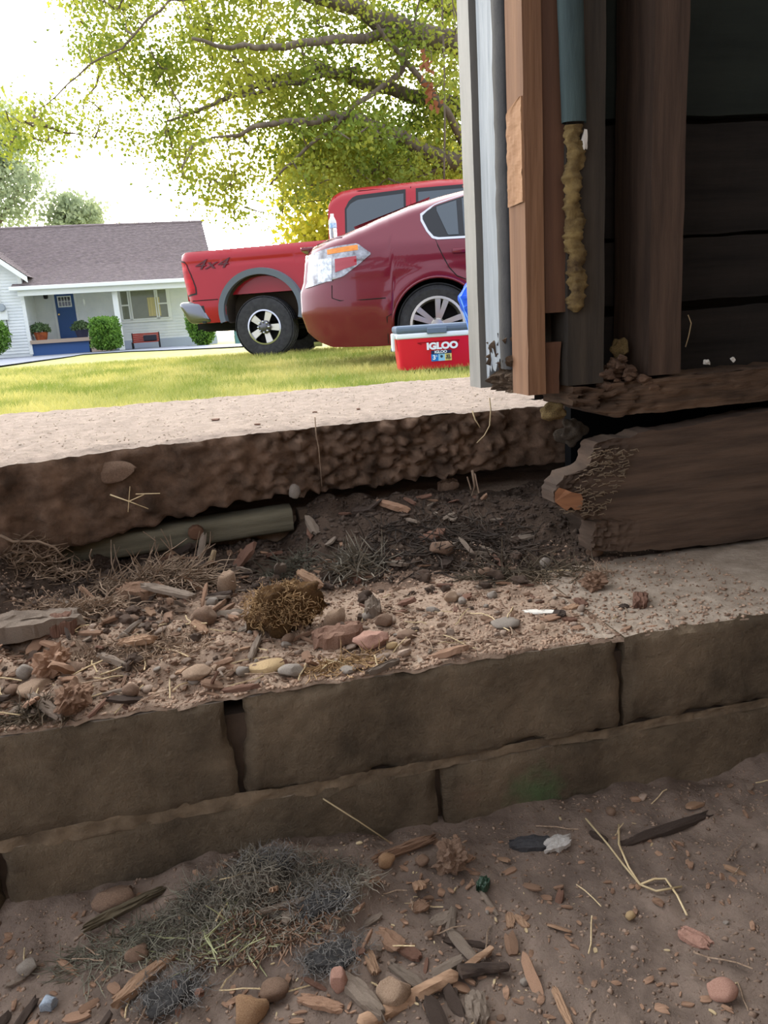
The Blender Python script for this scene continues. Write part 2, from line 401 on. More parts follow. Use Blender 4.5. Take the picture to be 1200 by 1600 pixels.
# ---- framed wall to the right of the opening
PT = .915                                    # inner face of studs, plate and joist
m_stud = mat('dusty old stud', (58, 45, 36), (86, 68, 55), sc=5, st=(9, 9, .7), rough=.9, bump=.5, bsc=9, bdist=.003)
m_stud2 = mat('dark grey stud', (46, 41, 35), (68, 60, 50), sc=5, st=(9, 9, .7), rough=.9, bump=.5, bsc=9, bdist=.003)
m_sheath = mat('blackened sheathing board', (25, 22, 19), (42, 37, 32), sc=4, st=(.8, .8, 9), rough=.95, bump=.5, bsc=6, bdist=.004)
m_sheath2 = mat('dark green painted board', (25, 31, 26), (36, 42, 35), sc=4, st=(.8, .8, 6), rough=.8, bump=.3, bsc=6, bdist=.004)
m_plate = mat('rotten sill plate', (70, 55, 43), (112, 88, 68), sc=6, st=(1.6, 1.6, 14), rough=1, bump=.9, bsc=12, bdist=.008)
wr = empty('wall_right', S((.9, 1.0, .39)), 'open dark timber framed wall beside the opening with bare studs and boards', 'wall', kind='structure')
ZT = 2.5
def board(b, s0, s1, t0, t1, z0, z1, sd=0, rag=.0015, nz=60, ragb=0):   # upright board with uneven arrises
    ring = []
    for j in range(nz + 1):
        z = z0 + (z1 - z0) * (j / nz)
        e = [rag * fbm(z * 14, k * 7.3, sd, 4) for k in range(4)]
        zz = [z + (ragb * fbm(k * 3.1, sd, 2.2, 3) if j == 0 else 0) for k in range(4)]
        ring.append([(s0 + e[0], t0 + e[1], zz[0]), (s1 + e[2], t0 + e[1], zz[1]), (s1 + e[2], t1, zz[2]), (s0 + e[0], t1, zz[3])])
    v = [p for r in ring for p in r]
    f = [(j * 4 + k, j * 4 + (k + 1) % 4, j * 4 + 4 + (k + 1) % 4, j * 4 + 4 + k) for j in range(nz) for k in range(4)] + [(3, 2, 1, 0), tuple(nz * 4 + k for k in range(4))]
    return b.add(v, f)
zp = ht(1040, 585, PT).z                      # top of the sill plate
def col(x, y=300, t=PT): return ht(x, y, t).x
st1 = (col(1018), col(1070)); st0 = (col(886), col(945))
board(MB(SM), st1[0], st1[1], PT, PT + .089, zp, ZT, 1).build('stud', m_stud, wr)
board(MB(SM), st0[0], st0[1], PT, PT + .089, zp - .004, ZT, 2).build('stud', m_stud2, wr)
board(MB(SM), st1[1] + .36, st1[1] + .40, PT, PT + .089, zp, ZT, 3).build('stud', m_stud2, wr)
SB = PT + .095                                # sheathing boards behind the studs
zs = [zp - .028, ht(1130, 478, SB).z, ht(1130, 372, SB).z, ht(1130, 193, SB).z]
zs += [zs[-1] + .165 * k for k in range(1, 9)]
for i in range(len(zs) - 1):
    if zs[i] > ZT: break
    b = MB(SM); g = .005 + .003 * (i % 2)
    s0, s1 = st0[0] - .005, 1.75
    def pl(u, v):
        s = s0 + u * (s1 - s0); sag = .012 * (s - .5) * (1 if i < 4 else 0)
        return (s, SB + .0012 * fbm(s * 30, v * 20, i, 3) + .003 * (i % 3), zs[i] + (g if i else 0) + v * (zs[i + 1] - zs[i] - g) + sag + .002 * fbm(s * 12, v * 2, i + 5, 3))
    b.grid(110, 6, pl); b.grid(110, 2, lambda u, v: tuple(np.array(pl(u, 1)) + np.array((0, v * .02, 0)))); b.grid(110, 2, lambda u, v: tuple(np.array(pl(u, 0)) + np.array((0, v * .02, 0))))
    b.build('sheathing_board', m_sheath2 if i == 3 else m_sheath, wr)
b = MB(SM); b.box((st0[0], SB + .035, zp - .02), (1.75, SB + .05, ZT)); b.build('siding_or_dark_fill', m_sheath, wr)
b = MB(SM); b.box((.51, SB + .03, WZ + .10), (1.75, SB + .05, zp - .01)); b.build('siding_or_dark_fill', mat('shade black backing', (14, 14, 15), rough=1, spec=.05), wr)  # black panel closes the gap and paints the dark void behind the joist
# sill plate with a rotted near end
p0 = ht(893, 628, PT); pz1 = ht(1100, 584, PT).z
def plate(u, v):
    s = p0.x + u * (1.7 - p0.x); rot = 1 - ss(.0, .14, s - p0.x - .02)
    zb = interp([(p0.x, ht(900, 632, PT).z), (ht(955, 652, PT).x, ht(955, 652, PT).z), (ht(1060, 640, PT).x, ht(1060, 640, PT).z), (1.7, ht(1198, 616, PT).z - .0)], s)
    zt = interp([(p0.x, ht(893, 606, PT).z), (ht(960, 600, PT).x, ht(960, 600, PT).z), (ht(1060, 583, PT).x, pz1), (1.7, ht(1198, 572, PT).z)], s)
    z = zb + (zt - zb) * v + .004 * fbm(s * 30, v * 2, 3, 3) * (.3 + rot)
    t = PT - .004 + (.006 + .02 * rot) * max(0, fbm(s * 40, z * 90, 6, 4)) + .002 * fbm(s * 18, z * 200, 2, 2)
    return (s, t, z)
b = MB(SM); b.grid(300, 22, plate)
b.grid(300, 3, lambda u, v: (lambda p: (p[0], p[1] + v * .09, p[2] + .002 * fbm(p[0] * 50, v * 5)))(plate(u, 1))); b.grid(300, 3, lambda u, v: (lambda p: (p[0], p[1] + v * .09, p[2]))(plate(u, 0)))
b.grid(2, 22, lambda u, v: (lambda p: (p[0], p[1] + u * .09, p[2]))(plate(0, v)))
b.build('sill_plate', m_plate, wr, smooth=60)

# ---- rim joist with a broken, rotted end
m_rim = mat('old rim joist', (64, 52, 43), (96, 78, 64), sc=4, st=(1.2, 1.2, 12), rough=.95, bump=.7, bsc=9, bdist=.004)
rim = empty('rim_joist', S((.8, PT + .02, WZ)), 'dark rotted rim joist with broken end lying on the block ledge', 'joist')
out = [(925, 866), (926, 835), (934, 822), (928, 812), (915, 816), (905, 802), (886, 797), (868, 788), (866, 772), (872, 757), (885, 743), (905, 738), (922, 728), (930, 700), (936, 688)]
topl = [(936, 688), (985, 684), (1000, 676), (1060, 668), (1085, 665), (1130, 654), (1200, 641)]
botl = [(925, 866), (985, 862), (1060, 856), (1125, 850), (1200, 839)]
def P(a): p = ht(a[0], a[1], PT); return (p.x, p.z)
lo_ = [P(a) for a in botl]; hi_ = [P(a) for a in topl]; en = [P(a) for a in out]
lo_.append((1.6, lo_[-1][1] + (1.6 - lo_[-1][0]) * .01)); hi_.append((1.6, hi_[-1][1] + .0))
enz = sorted([(z, s) for s, z in en])
def left_edge(z):                             # where the broken end stops at height z
    best = 9
    for (s0, z0), (s1, z1) in zip(en, en[1:]):
        if min(z0, z1) <= z <= max(z0, z1) and abs(z1 - z0) > 1e-6: best = min(best, s0 + (s1 - s0) * (z - z0) / (z1 - z0))
    return best if best < 9 else en[0][0]
zmin, zmax = interp(lo_, en[0][0]), interp(hi_, en[-1][0])
def rimp(u, v):
    zl = zmin + .004 + (zmax - zmin - .006) * v
    s0 = left_edge(zl) + .003 * fbm(zl * 90, 1, 1, 4)
    s = s0 + (1.6 - s0) * u ** 1.6
    a = ss(en[0][0], en[0][0] + .05, s)
    zb, zt = interp(lo_, s), interp(hi_, s)
    z = (zb + (zt - zb) * v) * a + zl * (1 - a) + (.0022 * fbm(s * 40, 5, 2, 3) if v in (0, 1) else 0)
    rot = 1 - ss(.0, .09, s - left_edge(zl))
    t = PT + .0012 * fbm(s * 14, z * 120, 2, 3) + rot * (.012 * abs(fbm(s * 60, z * 90, 4, 3))) - .0015 * fbm(s * 5, z * 8, 1, 2)
    return (s, t, z)
b = MB(SM); b.grid(240, 60, rimp)
b.grid(240, 2, lambda u, v: (lambda p: (p[0], p[1] + v * .038, p[2]))(rimp(u, 1))); b.grid(240, 2, lambda u, v: (lambda p: (p[0], p[1] + v * .038, p[2]))(rimp(u, 0)))
b.grid(2, 60, lambda u, v: (lambda p: (p[0], p[1] + u * .038, p[2]))(rimp(0, v)))
b.build('board', m_rim, rim, smooth=50)
m_fresh = mat('fresh split wood', (128, 88, 62), (164, 116, 82), sc=4, st=(1, 1, 14), rough=.9, bump=.5, bsc=20, bdist=.003)
b = MB(SM); fp = [(867, 770), (873, 762), (884, 765), (893, 769), (908, 772), (911, 780), (909, 796), (898, 797), (892, 792), (886, 798), (876, 792), (867, 784)]
b.prism(fp, lambda a: ht(a[0], a[1], PT - .004 - .002 * math.sin(a[0])), lambda a: ht(a[0], a[1], PT + .012))
o = b.build('split_wood', m_fresh, rim); o['label'] = 'orange freshly split tip'
b = MB(SM)
for i in range(260):
    x = U(872, 985); y = U(700, 808)
    if abs((x - 905) - (800 - y) * .55) > 34: continue
    p = ht(x, y, PT - .002); p.y += rimp(.02, .5)[1] - PT if x < 900 else 0
    L = U(.004, .012); b.tube([p, p + Vector((L * .7, -.003, U(-.002, .004))), p + Vector((L, -.001, U(-.003, .003)))], .0007, 3)
b.build('rot_fibres', mat('grey rot fibre', (128, 112, 92), rough=1), rim, kind='stuff')

# ---- door jamb at the edge of the opening
m_alu = mat('grey painted casing', (112, 110, 104), (130, 127, 120), sc=8, st=(3, 3, .6), rough=.6, bump=.1)
m_white = mat('chalky white paint', (114, 120, 124), (136, 142, 146), sc=6, st=(6, 6, .8), rough=.6, bump=.25, bsc=10, bdist=.002)
m_seal = mat('black weatherstrip', (30, 29, 30), (44, 42, 42), sc=30, rough=.8, bump=.5, bsc=60, bdist=.002)
m_jamb = mat('bare orange jamb wood', (104, 74, 53), (132, 97, 70), sc=4, st=(8, 8, .5), rough=.85, bump=.4, bsc=9, bdist=.002)
m_trim2 = mat('red brown trimmer', (74, 51, 38), (96, 67, 49), sc=4, st=(8, 8, .5), rough=.9, bump=.4, bsc=9, bdist=.002)
dj = empty('door_1', S((.42, 1.0, .39)), 'weathered door jamb with white casing, orange wood and rotted foot', 'door jamb', kind='structure')
S0 = ht(820, 300, PT + .004).x              # plane of the jamb faces that look into the opening
def tface(x, y, s):                          # depth at which the ray through a pixel meets the plane s = const
    d = SMi @ ray(x, y); return s / d.x * d.y
def zat(x, y, s, t): return ht(x, y, t).z
t_o0, t_o1 = tface(724, 300, S0 - .004), tface(741, 300, S0 - .004)
board(MB(SM), S0 - .004, S0 + .03, t_o1, t_o0, ht(755, 606, t_o1).z, ZT, 5, .0006).build('outer_casing', m_alu, dj)
t_w1 = tface(776, 300, S0 + .002)
b = MB(SM)
def wh(u, v):
    t = t_w1 + (t_o1 - .012 - t_w1) * u; zb = ht(780, 592, t_w1).z + .04 * abs(fbm(u * 7, 3, 1, 3)) + .022 * (1 - u) - .012 * u
    z = zb + (ZT - zb) * v ** 1.5; return (S0 + .002 + .0008 * fbm(u * 8, z * 7, 3, 3), t, z)
b.grid(14, 70, wh); b.grid(70, 2, lambda u, v: (lambda p: (p[0] + .03 * v, p[1], p[2]))(wh(0, u))); b.grid(14, 2, lambda u, v: (lambda p: (p[0] + .03 * v, p[1], p[2]))(wh(u, 0)))
b.build('white_jamb', m_white, dj)
t_b1 = tface(794, 300, S0 + .001)
b = MB(SM)
def sealp(u, v):
    zb = ht(808, 577, t_b1).z; z = zb + (ZT - zb) * u; rg = ss(.55, .40, z)
    a = 2 * math.pi * v; r = .009 + .002 * rg * fbm(z * 60, math.cos(a), 5, 3) + .0012 * fbm(z * 25, 1, 2)
    return (S0 + .004 + r * math.cos(a) * .8, (t_b1 + t_w1) / 2 + (t_w1 - t_b1) * .55 * math.sin(a) * r / .009, z)
b.grid(160, 9, sealp); b.build('weatherstrip', m_seal, dj, smooth=True)
s_j1 = ht(849, 300, PT + .004).x; zj = ht(830, 617, PT + .01).z
b = MB(SM)
def jm(u, v):                                # left face then front face of the jamb board
    z = zj + (ZT - zj) * v; nick = .003 * max(0, fbm(z * 22, 4, 1, 3)) * ss(.95, .6, z)
    if u < .45: t = t_b1 - .004 + (PT + .004 + nick - t_b1 + .004) * (u / .45); return (S0, t, z)
    w = (u - .45) / .55; return (S0 + nick * (1 - w) + (s_j1 - S0) * w, PT + .004 + .0006 * fbm(z * 9, u * 8, 2), z)
b.grid(21, 110, jm); b.grid(21, 2, lambda u, v: (lambda p: (p[0] + .0 * v, p[1] + (PT + .05 - p[1]) * v, p[2]))(jm(u, 0)))
b.build('jamb_board', m_jamb, dj)
m_strike = mat('pale routed strike wood', (134, 98, 68), (156, 118, 86), sc=4, st=(8, 8, .6), rough=.85, bump=.4, bsc=12, bdist=.003)
b = MB(SM); zt1, zt0 = ht(812, 155, PT + .02).z, ht(816, 318, PT + .02).z   # strike area let into the jamb
b.grid(8, 40, lambda u, v: (S0 - .0022 + .0012 * fbm(v * 9, u * 3, 2), PT + .006 + (t_b1 - .012 - PT) * u * (1 - .9 * max(0, (v - .9) * 10) ** 2), zt0 + (zt1 - zt0) * v))
b.grid(2, 40, lambda u, v: (S0 - .0022 + .004 * u, PT + .006, zt0 + (zt1 - zt0) * v)); b.build('strike_mortise', m_strike, dj)
s_j2 = ht(886, 300, PT + .006).x
b = MB(SM); zk = ht(880, 485, PT).z
board(b, s_j1 + .001, s_j2, PT + .006, PT + .05, zk, ZT, 8, .002, 80, .02); b.build('trimmer_board', m_trim2, dj)
b = MB(SM); z1_, z0_ = ht(868, 535, PT).z, ht(872, 618, PT).z
board(b, s_j1 + .004, ht(882, 560, PT).x, PT + .012, PT + .04, z0_, z1_, 9, .004, 20, .02); b.build('trimmer_foot', m_trim2, dj)
b = MB(SM); board(b, s_j1 - .002, s_j2 + .006, PT + .05, PT + .085, zj + .03, ZT, 12, .001); b.build('backing_board', m_stud2, dj)
m_rot = mat('rotted jamb foot', (58, 46, 36), (104, 86, 68), sc=30, rough=1, bump=.9, bsc=60, bdist=.006)
b = MB(SM)                                   # crumbling foot of the white jamb
rf0, rf1 = ht(776, 606, t_w1), ht(800, 560, t_w1)
b.grid(40, 40, lambda u, v: (S0 + .009 + .022 * fbm(u * 7, v * 6, 3, 4), t_b1 - .006 + (t_o1 - .014 - t_b1) * u, rf0.z - .006 + (.075 + .03 * fbm(u * 9, 2, 2, 3)) * v))
b.build('rotted_foot', m_rot, dj)

# ---- unseen room around the camera; ceiling edge and back wall shaped for the light
m_ceil = mat('unseen old ceiling boards', (110, 92, 74), (136, 116, 96), sc=4, st=(1, 8, 1), rough=.9)
m_in = mat('unseen old interior boards', (104, 88, 72), (128, 110, 92), sc=4, st=(1, 1, 8), rough=.9)
b = MB(SM); b.box((-1.6, -1.5, 2.5), (1.8, .80, 2.58)); b.build('ceiling', m_ceil, kind='structure', label='unseen bare board ceiling over the dirt floor, edge set for light', cat='ceiling')
b = MB(SM); b.box((1.76, -1.5, -.02), (1.82, 1.0, 2.5)); b.build('wall_side_unseen', m_in, kind='structure', label='unseen boarded side wall inside the room', cat='wall')
b = MB(SM); b.box((-1.6, -1.56, -.02), (1.8, -1.5, 1.45)); b.build('wall_back_unseen', m_in, kind='structure', label='unseen boarded wall added behind the viewer to cut light, open above', cat='wall')  # added out of view to reduce fill light from behind

# ================================================================ WHITE HOUSE ACROSS THE DRIVE
m_sid = mat('white vinyl siding', (214, 220, 222), (226, 230, 230), sc=2, rough=.6)
m_wtrim = mat('white house trim', (226, 230, 228), rough=.5)
m_shin = mat('brown grey shingles', (104, 94, 94), (146, 134, 134), sc=6, st=(1, 1, 3), rough=.95, bump=.4, bsc=20, lo=.3, hi=.7)
m_navy = mat('navy paint', (52, 84, 136), rough=.55)
m_deck = mat('beige porch boards', (168, 150, 134), rough=.8)
m_found = mat('pale blue grey foundation', (176, 186, 204), rough=.8)
m_glass = mat('window glass', (54, 58, 56), rough=.06, spec=.6)
m_curt = mat('cream curtain', (200, 188, 140), rough=.9)
m_iron = mat('black iron', (28, 28, 30), rough=.5)
TP, TW = 33.0, 35.0
A1 = ht(50, 548, TP); A0 = ht(35, 458, TP)
sW = (A1.x + A0.x) / 2
zG = ht(200, 543, TP).z                       # ground at the house
zGut = ht(150, 444, TP - .35).z
zBr = ht(150, 413, TW + .2).z; zRi = ht(150, 353, 38.5).z
sE = ht(322, 380, 36.5).x
house = empty('white_house', S((sW + 3, TW, zG - .2)), 'white sided house with brown shingle roof, porch and blue front door', 'house')
def saw(b, o, u, v, n, nrows, d):             # lapped courses: o + i*v along the slope, u the length, n outward
    o, u, v, n = map(Vector, (o, u, v, n)); st = v / nrows
    for i in range(nrows):
        a = o + st * i; p = [a + n * d, a + u + n * d, a + u + st, a + st, a, a + u]
        b.add(p, [(0, 1, 2, 3), (4, 5, 1, 0)])
    return b
def wallp(s0, s1, t, z0, z1, name='siding_wall', course=.115):
    b = MB(SM); b.box((s0, t, z0), (s1, t + .12, z1)); saw(b, (s0, t, z0), (s1 - s0, 0, 0), (0, 0, z1 - z0), (0, -1, 0), max(1, int((z1 - z0) / course)), .022)
    return b.build(name, m_sid, house)
zFl = ht(90, 530, TW).z                       # porch floor
zCe = zGut + .05
back = wallp(sW, sE, TW, zFl - .25, zCe + .3)
wallp(sE - .1, sE, TW + .1, zG, zCe + .2)
b = MB(SM); b.box((sW, TW - .05, zG - .5), (sE, TW + .2, zFl - .24)); b.build('foundation', m_found, house)
b = MB(SM); b.box((sE - .12, TW, zG - .3), (sE, 42, zBr)); b.box((sW - 6, 41.9, zG - .3), (sE, 42, zBr)); b.build('rear_walls', m_sid, house)
# wing with a gable towards the drive
RA, RB = ht(50, 429, TP - .4), ht(0, 396, TP - .4)
sl = (RB.z - RA.z) / (RA.x - RB.x); zEv = RA.z - sl * ((sW + .25) - RA.x) * 1.0
WW = 6.4
b = MB(SM); zt = zEv - .12
apex = (sW - WW / 2, zt + sl * WW / 2)
b.prism([(sW, zG - .6), (sW, zt), apex, (sW - WW, zt), (sW - WW, zG - .6)], lambda p: Vector((p[0], TP, p[1])), lambda p: Vector((p[0], TP + 6, p[1])))
n = int((apex[1] - zG) / .115)
for i in range(n):
    z = zG + .05 + i * .115; hw = WW / 2 if z + .11 < zt else max(.05, (apex[1] - z - .11) / sl)
    b.add([(apex[0] - hw, TP - .024, z), (apex[0] + hw, TP - .024, z), (apex[0] + hw, TP - .002, z + .115), (apex[0] - hw, TP - .002, z + .115), (apex[0] - hw, TP, z), (apex[0] + hw, TP, z)], [(0, 1, 2, 3), (4, 5, 1, 0)])
for i in range(int((zt - zG) / .115)):
    z = zG + .05 + i * .115
    b.add([(sW + .024, TP, z), (sW + .024, TP + 2.2, z), (sW + .002, TP + 2.2, z + .115), (sW + .002, TP, z + .115)], [(0, 1, 2, 3)])
b.build('wing_wall', m_sid, house)
b = MB(SM); b.box((sW - .09, TP - .04, zG - .02), (sW + .04, TP + .06, zt)); b.build('corner_trim', m_wtrim, house)
for sg, nm in ((1, 'wing_roof'), (-1, 'wing_roof')):
    e = (apex[0] + sg * (WW / 2 + .35), TP - .45, zt - sl * .35 + .12); r = (apex[0], TP - .45, apex[1] + .12)
    b = MB(SM); up = Vector(r) - Vector(e); nn = Vector((sg * sl, 0, 1)).normalized()
    saw(b, e, (0, 6.6, 0), up, nn, 22, .03); b.add([Vector(e), Vector(r), Vector(r) + Vector((0, 6.6, 0)), Vector(e) + Vector((0, 6.6, 0))], [(0, 1, 2, 3)])
    b.build(nm, m_shin, house)
    b = MB(SM); d = Vector((0, 0, -.22)); e2, r2 = Vector(e) + nn * -.01, Vector(r) + nn * -.01; w = Vector((0, .04, 0))
    b.add([e2, r2, r2 + d, e2 + d, e2 + w, r2 + w, r2 + d + w, e2 + d + w], [(0, 1, 2, 3), (4, 5, 6, 7), (0, 1, 5, 4), (2, 3, 7, 6), (0, 3, 7, 4)]); b.build('rake_board', m_wtrim, house)
# main and porch roofs
gs0 = ht(17, 452, TP - .4).x
def roofp(name, s0a, s1a, t0, z0, s0b, s1b, t1, z1, rows):
    b = MB(SM); o = Vector((s0a, t0, z0)); tpl = Vector((s0b, t1, z1)); u = Vector((s1a - s0a, 0, 0)); v = tpl - o; u1 = Vector((s1b - s0b, 0, 0))
    nn = Vector((0, -(z1 - z0), t1 - t0)).normalized()
    for i in range(rows):
        f0, f1 = i / rows, (i + 1) / rows
        a, c = o + v * f0, o + v * f1; ua, uc = u.lerp(u1, f0), u.lerp(u1, f1)
        b.add([a + nn * .028, a + ua + nn * .028, c + uc, c, a, a + ua], [(0, 1, 2, 3), (4, 5, 1, 0)])
    b.add([o, o + u, tpl + u1, tpl], [(0, 1, 2, 3)])
    return b.build(name, m_shin, house)
roofp('porch_roof', gs0, sE + .1, TP - .42, zGut + .02, sW - .3, sE + .12, TW + .2, zBr, 16)
roofp('main_roof', sW - 7, sE + .12, TW + .2, zBr, sW - 7, sE - .05, 38.5, zRi, 34)
roofp('back_roof', sW - 7, sE + .12, 42.2, zBr, sW - 7, sE - .05, 38.5, zRi, 30)
b = MB(SM); b.tube([(sW - 7, 38.5, zRi + .02), (sE, 38.5, zRi + .02)], .07, 6); b.build('ridge_cap', m_shin, house)
b = MB(SM); b.add([(sE - .06, TW + .1, zBr - .05), (sE - .06, 38.5, zRi - .05), (sE - .06, 42, zBr - .05)], [(0, 1, 2)]); b.build('gable_end', m_sid, house)
b = MB(SM); b.bbox((gs0 - .05, TP - .56, zGut - .10), (sE + .12, TP - .40, zGut + .05), .02); b.build('gutter', m_wtrim, house)
b = MB(SM); b.box((gs0 + .2, TP - .38, zGut - .30), (sE, TP - .30, zGut - .08)); b.build('fascia', m_wtrim, house)
b = MB(SM); b.box((sW, TP - .35, zCe - .02), (sE, TW, zCe + .01)); b.build('porch_ceiling', m_wtrim, house)
pp = (ht(178, 456, TP).x + ht(188, 518, TP).x) / 2
b = MB(SM); b.bbox((pp - .10, TP - .1, zG - .1), (pp + .10, TP + .1, zGut - .1), .012); b.build('porch_post', m_wtrim, house)
sPe = ht(140, 530, TP).x
b = MB(SM); b.box((sW, TP - .1, zFl - .14), (sPe, TW, zFl)); b.build('porch_floor', m_deck, house)
b = MB(SM); b.box((sW, TP, zG - .4), (sPe - .05, TP + .06, zFl - .14)); b.build('porch_skirt', m_navy, house)
for i in range(2):
    b = MB(SM); b.box((sPe + .02 + i * .34, TP, zG - .3), (sPe + .36 + i * .34, TW - .2, zFl - .24 - i * .2)); b.build('step', m_deck, house)
# front door
d0 = (ht(85, 459, TW).x + ht(95, 528, TW).x) / 2; d1 = (ht(116, 457, TW).x + ht(123, 527, TW).x) / 2; dz = ht(100, 459, TW).z
b = MB(SM); b.box((d0 - .10, TW - .06, zFl), (d1 + .10, TW, dz + .10)); b.build('door_frame', m_wtrim, house)
b = MB(SM); b.bbox((d0, TW - .10, zFl + .02), (d1, TW - .04, dz), .008); dr = b.build('front_door', m_navy, house); dr['label'] = 'navy front door'
dw = d1 - d0
b = MB(SM)
for (a, c, e, f) in ((.14, .86, .05, .08), (.14, .86, .36, .39)): b.box((d0 + dw * a, TW - .125, dz - f * 1.3 - .03), (d0 + dw * c, TW - .09, dz - e * 1.3 - .03))
for (a, c) in ((.14, .19), (.81, .86)): b.box((d0 + dw * a, TW - .125, dz - .54), (d0 + dw * c, TW - .09, dz - .09))
for k in range(1, 4): b.box((d0 + dw * (.19 + .62 * k / 4) - .01, TW - .118, dz - .5), (d0 + dw * (.19 + .62 * k / 4) + .01, TW - .095, dz - .12))
b.box((d0 + dw * .19, TW - .118, dz - .32), (d0 + dw * .81, TW - .095, dz - .30)); b.build('window_grille', m_wtrim, dr)
b = MB(SM); b.box((d0 + dw * .19, TW - .108, dz - .5), (d0 + dw * .81, TW - .1, dz - .12)); b.build('window_pane', m_glass, dr)
b = MB(SM); b.bbox((d0 + .05, TW - .15, zFl + .95), (d0 + .12, TW - .1, zFl + 1.02), .01); b.build('door_knob', mat('brass', (180, 150, 90), metal=1, rough=.3), dr)
# triple window
w0 = (ht(184, 455, TW).x + ht(193, 500, TW).x) / 2; w1 = (ht(259, 451, TW).x + ht(267, 497, TW).x) / 2
wz1 = ht(225, 452, TW).z; wz0 = ht(230, 499, TW).z
b = MB(SM); b.box((w0 - .1, TW - .07, wz0 - .1), (w1 + .1, TW - .03, wz1 + .1)); b.build('window_surround', m_wtrim, house)
L_ = w1 - w0
for (a, c, sash) in ((0, .19, 1), (.21, .75, 0), (.77, 1, 1)):
    s0, s1 = w0 + L_ * a, w0 + L_ * c
    b = MB(SM)
    for q in (((s0, wz0), (s0 + .05, wz1)), ((s1 - .05, wz0), (s1, wz1)), ((s0, wz0), (s1, wz0 + .05)), ((s0, wz1 - .05), (s1, wz1))): b.box((q[0][0], TW - .11, q[0][1]), (q[1][0], TW - .06, q[1][1]))
    if sash: b.box((s0, TW - .115, (wz0 + wz1) / 2 - .03), (s1, TW - .06, (wz0 + wz1) / 2 + .03))
    wd = b.build('window', m_wtrim, house)
    b = MB(SM); b.box((s0 + .04, TW - .085, wz0 + .04), (s1 - .04, TW - .075, wz1 - .04)); b.build('pane', mat('dusty window glass', (112, 116, 98), (124, 128, 108), sc=2, rough=.12, spec=.5), wd)
    if not sash:
        b = MB(SM); cs = s0 + (s1 - s0) * .66
        b.grid(14, 4, lambda u, v: (cs + .5 * u, TW - .09 - .006 * math.sin(u * 30), wz0 + .12 + (wz1 - wz0) * .62 * v)); b.build('curtain', m_curt, wd)
# porch lamp, ornament, meter
p = ht(72, 462, TW); 
def thing(name, loc, label, cat, **k): return empty(name, loc, label, cat, **k)
q = thing('porch_lamp', S((p.x, TW, p.z - .1)), 'small black porch lamp on the wall beside the blue door', 'lamp')
b = MB(SM); b.box((p.x - .04, TW - .05, p.z - .02), (p.x + .04, TW - .02, p.z + .12)); b.build('backplate', m_iron, q)
b = MB(SM); b.lathe([(.02, .16), (.09, .10), (.10, .07), (.08, -.12), (.03, -.14)], 10, lambda x, y, h: (p.x + x, TW - .14 + y, p.z + h)); b.build('lantern', m_iron, q)
p2 = ht(131, 470, TP + 1)
q = thing('hanging_ornament', S((p2.x, TP + 1, p2.z - .2)), 'slim white ornament hanging from the porch ceiling', 'ornament')
b = MB(SM); b.tube([(p2.x, TP + 1, zCe), (p2.x, TP + 1, p2.z)], .008, 4); b.build('cord', m_wtrim, q)
b = MB(SM); b.lathe([(.0, .1), (.04, .05), (.045, -.12), (.0, -.22)], 8, lambda x, y, h: (p2.x + x, TP + 1 + y, p2.z + h)); b.build('body', m_wtrim, q)
p3 = ht(5, 486, TP)
m_grey = mat('grey meter metal', (150, 158, 166), rough=.4, metal=.4)
q = thing('electric_meter', S((p3.x, TP, p3.z - .3)), 'round grey electric meter on the white wing wall', 'meter')
b = MB(SM); b.bbox((p3.x - .16, TP - .16, p3.z - .34), (p3.x + .16, TP - .03, p3.z + .02), .02); b.build('meter_box', m_wtrim, q)
b = MB(SM); b.lathe([(0, -.12), (.13, -.12), (.15, -.08), (.15, 0)], 16, lambda x, y, h: (p3.x + x, TP - .16 + h, p3.z + .12 + y)); b.build('meter_dial', m_grey, q)
b = MB(SM); b.tube([(p3.x - .06, TP - .1, p3.z + .1), (p3.x - .10, TP - .1, p3.z + 3)], .04, 6); b.build('conduit', m_wtrim, q)
b = MB(SM); b.tube([(p3.x + .08, TP - .1, p3.z - .34), (p3.x + .12, TP - .1, p3.z - 1.2)], .015, 5); b.build('wire', m_iron, q)
# bench, planters, utility box
bn0, bn1 = ht(207, 540, 33.6).x, ht(251, 540, 33.6).x; bz = ht(230, 547, 33.6).z; bzt = ht(228, 520, 33.6).z
m_red = mat('red painted bench', (150, 62, 52), (170, 78, 64), sc=3, rough=.7)
q = thing('garden_bench', S(((bn0 + bn1) / 2, 33.6, bz)), 'small red slatted bench against the white house', 'bench')
bh = bzt - bz
for k in range(5):
    b = MB(SM); b.box((bn0 + .04, 33.75, bz + bh * (.45 + .11 * k)), (bn1 - .04, 33.79, bz + bh * (.45 + .11 * k) + .07)); b.build('back_slat', m_red, q)
for k in range(3):
    b = MB(SM); b.box((bn0 + .04, 33.3 + .14 * k, bz + bh * .45), (bn1 - .04, 33.41 + .14 * k, bz + bh * .45 + .03)); b.build('seat_slat', m_red, q)
for s_ in (bn0, bn1 - .05):
    for t_ in (33.3, 33.76):
        b = MB(SM); b.box((s_, t_, bz - .05), (s_ + .05, t_ + .05, bz + bh * (.5 if t_ < 33.5 else 1.02))); b.build('leg', m_iron, q)
b = MB(SM); b.bbox((bn0 + (bn1 - bn0) * .42, 33.62, bz + bh * .52), (bn1 - .12, 33.74, bz + bh * .86), .03)
b.build('bench_cushion', mat('dark cushion', (52, 56, 66), rough=.9), label='dark cushion leaning on the red bench', cat='cushion')
m_leafd = mat('dark evergreen leaf', (74, 112, 48), (126, 166, 66), sc=5, rough=.6, tl=.3)
m_leafm = mat('grey green leaf', (82, 106, 72), (116, 138, 92), sc=3, rough=.7, tl=.3)
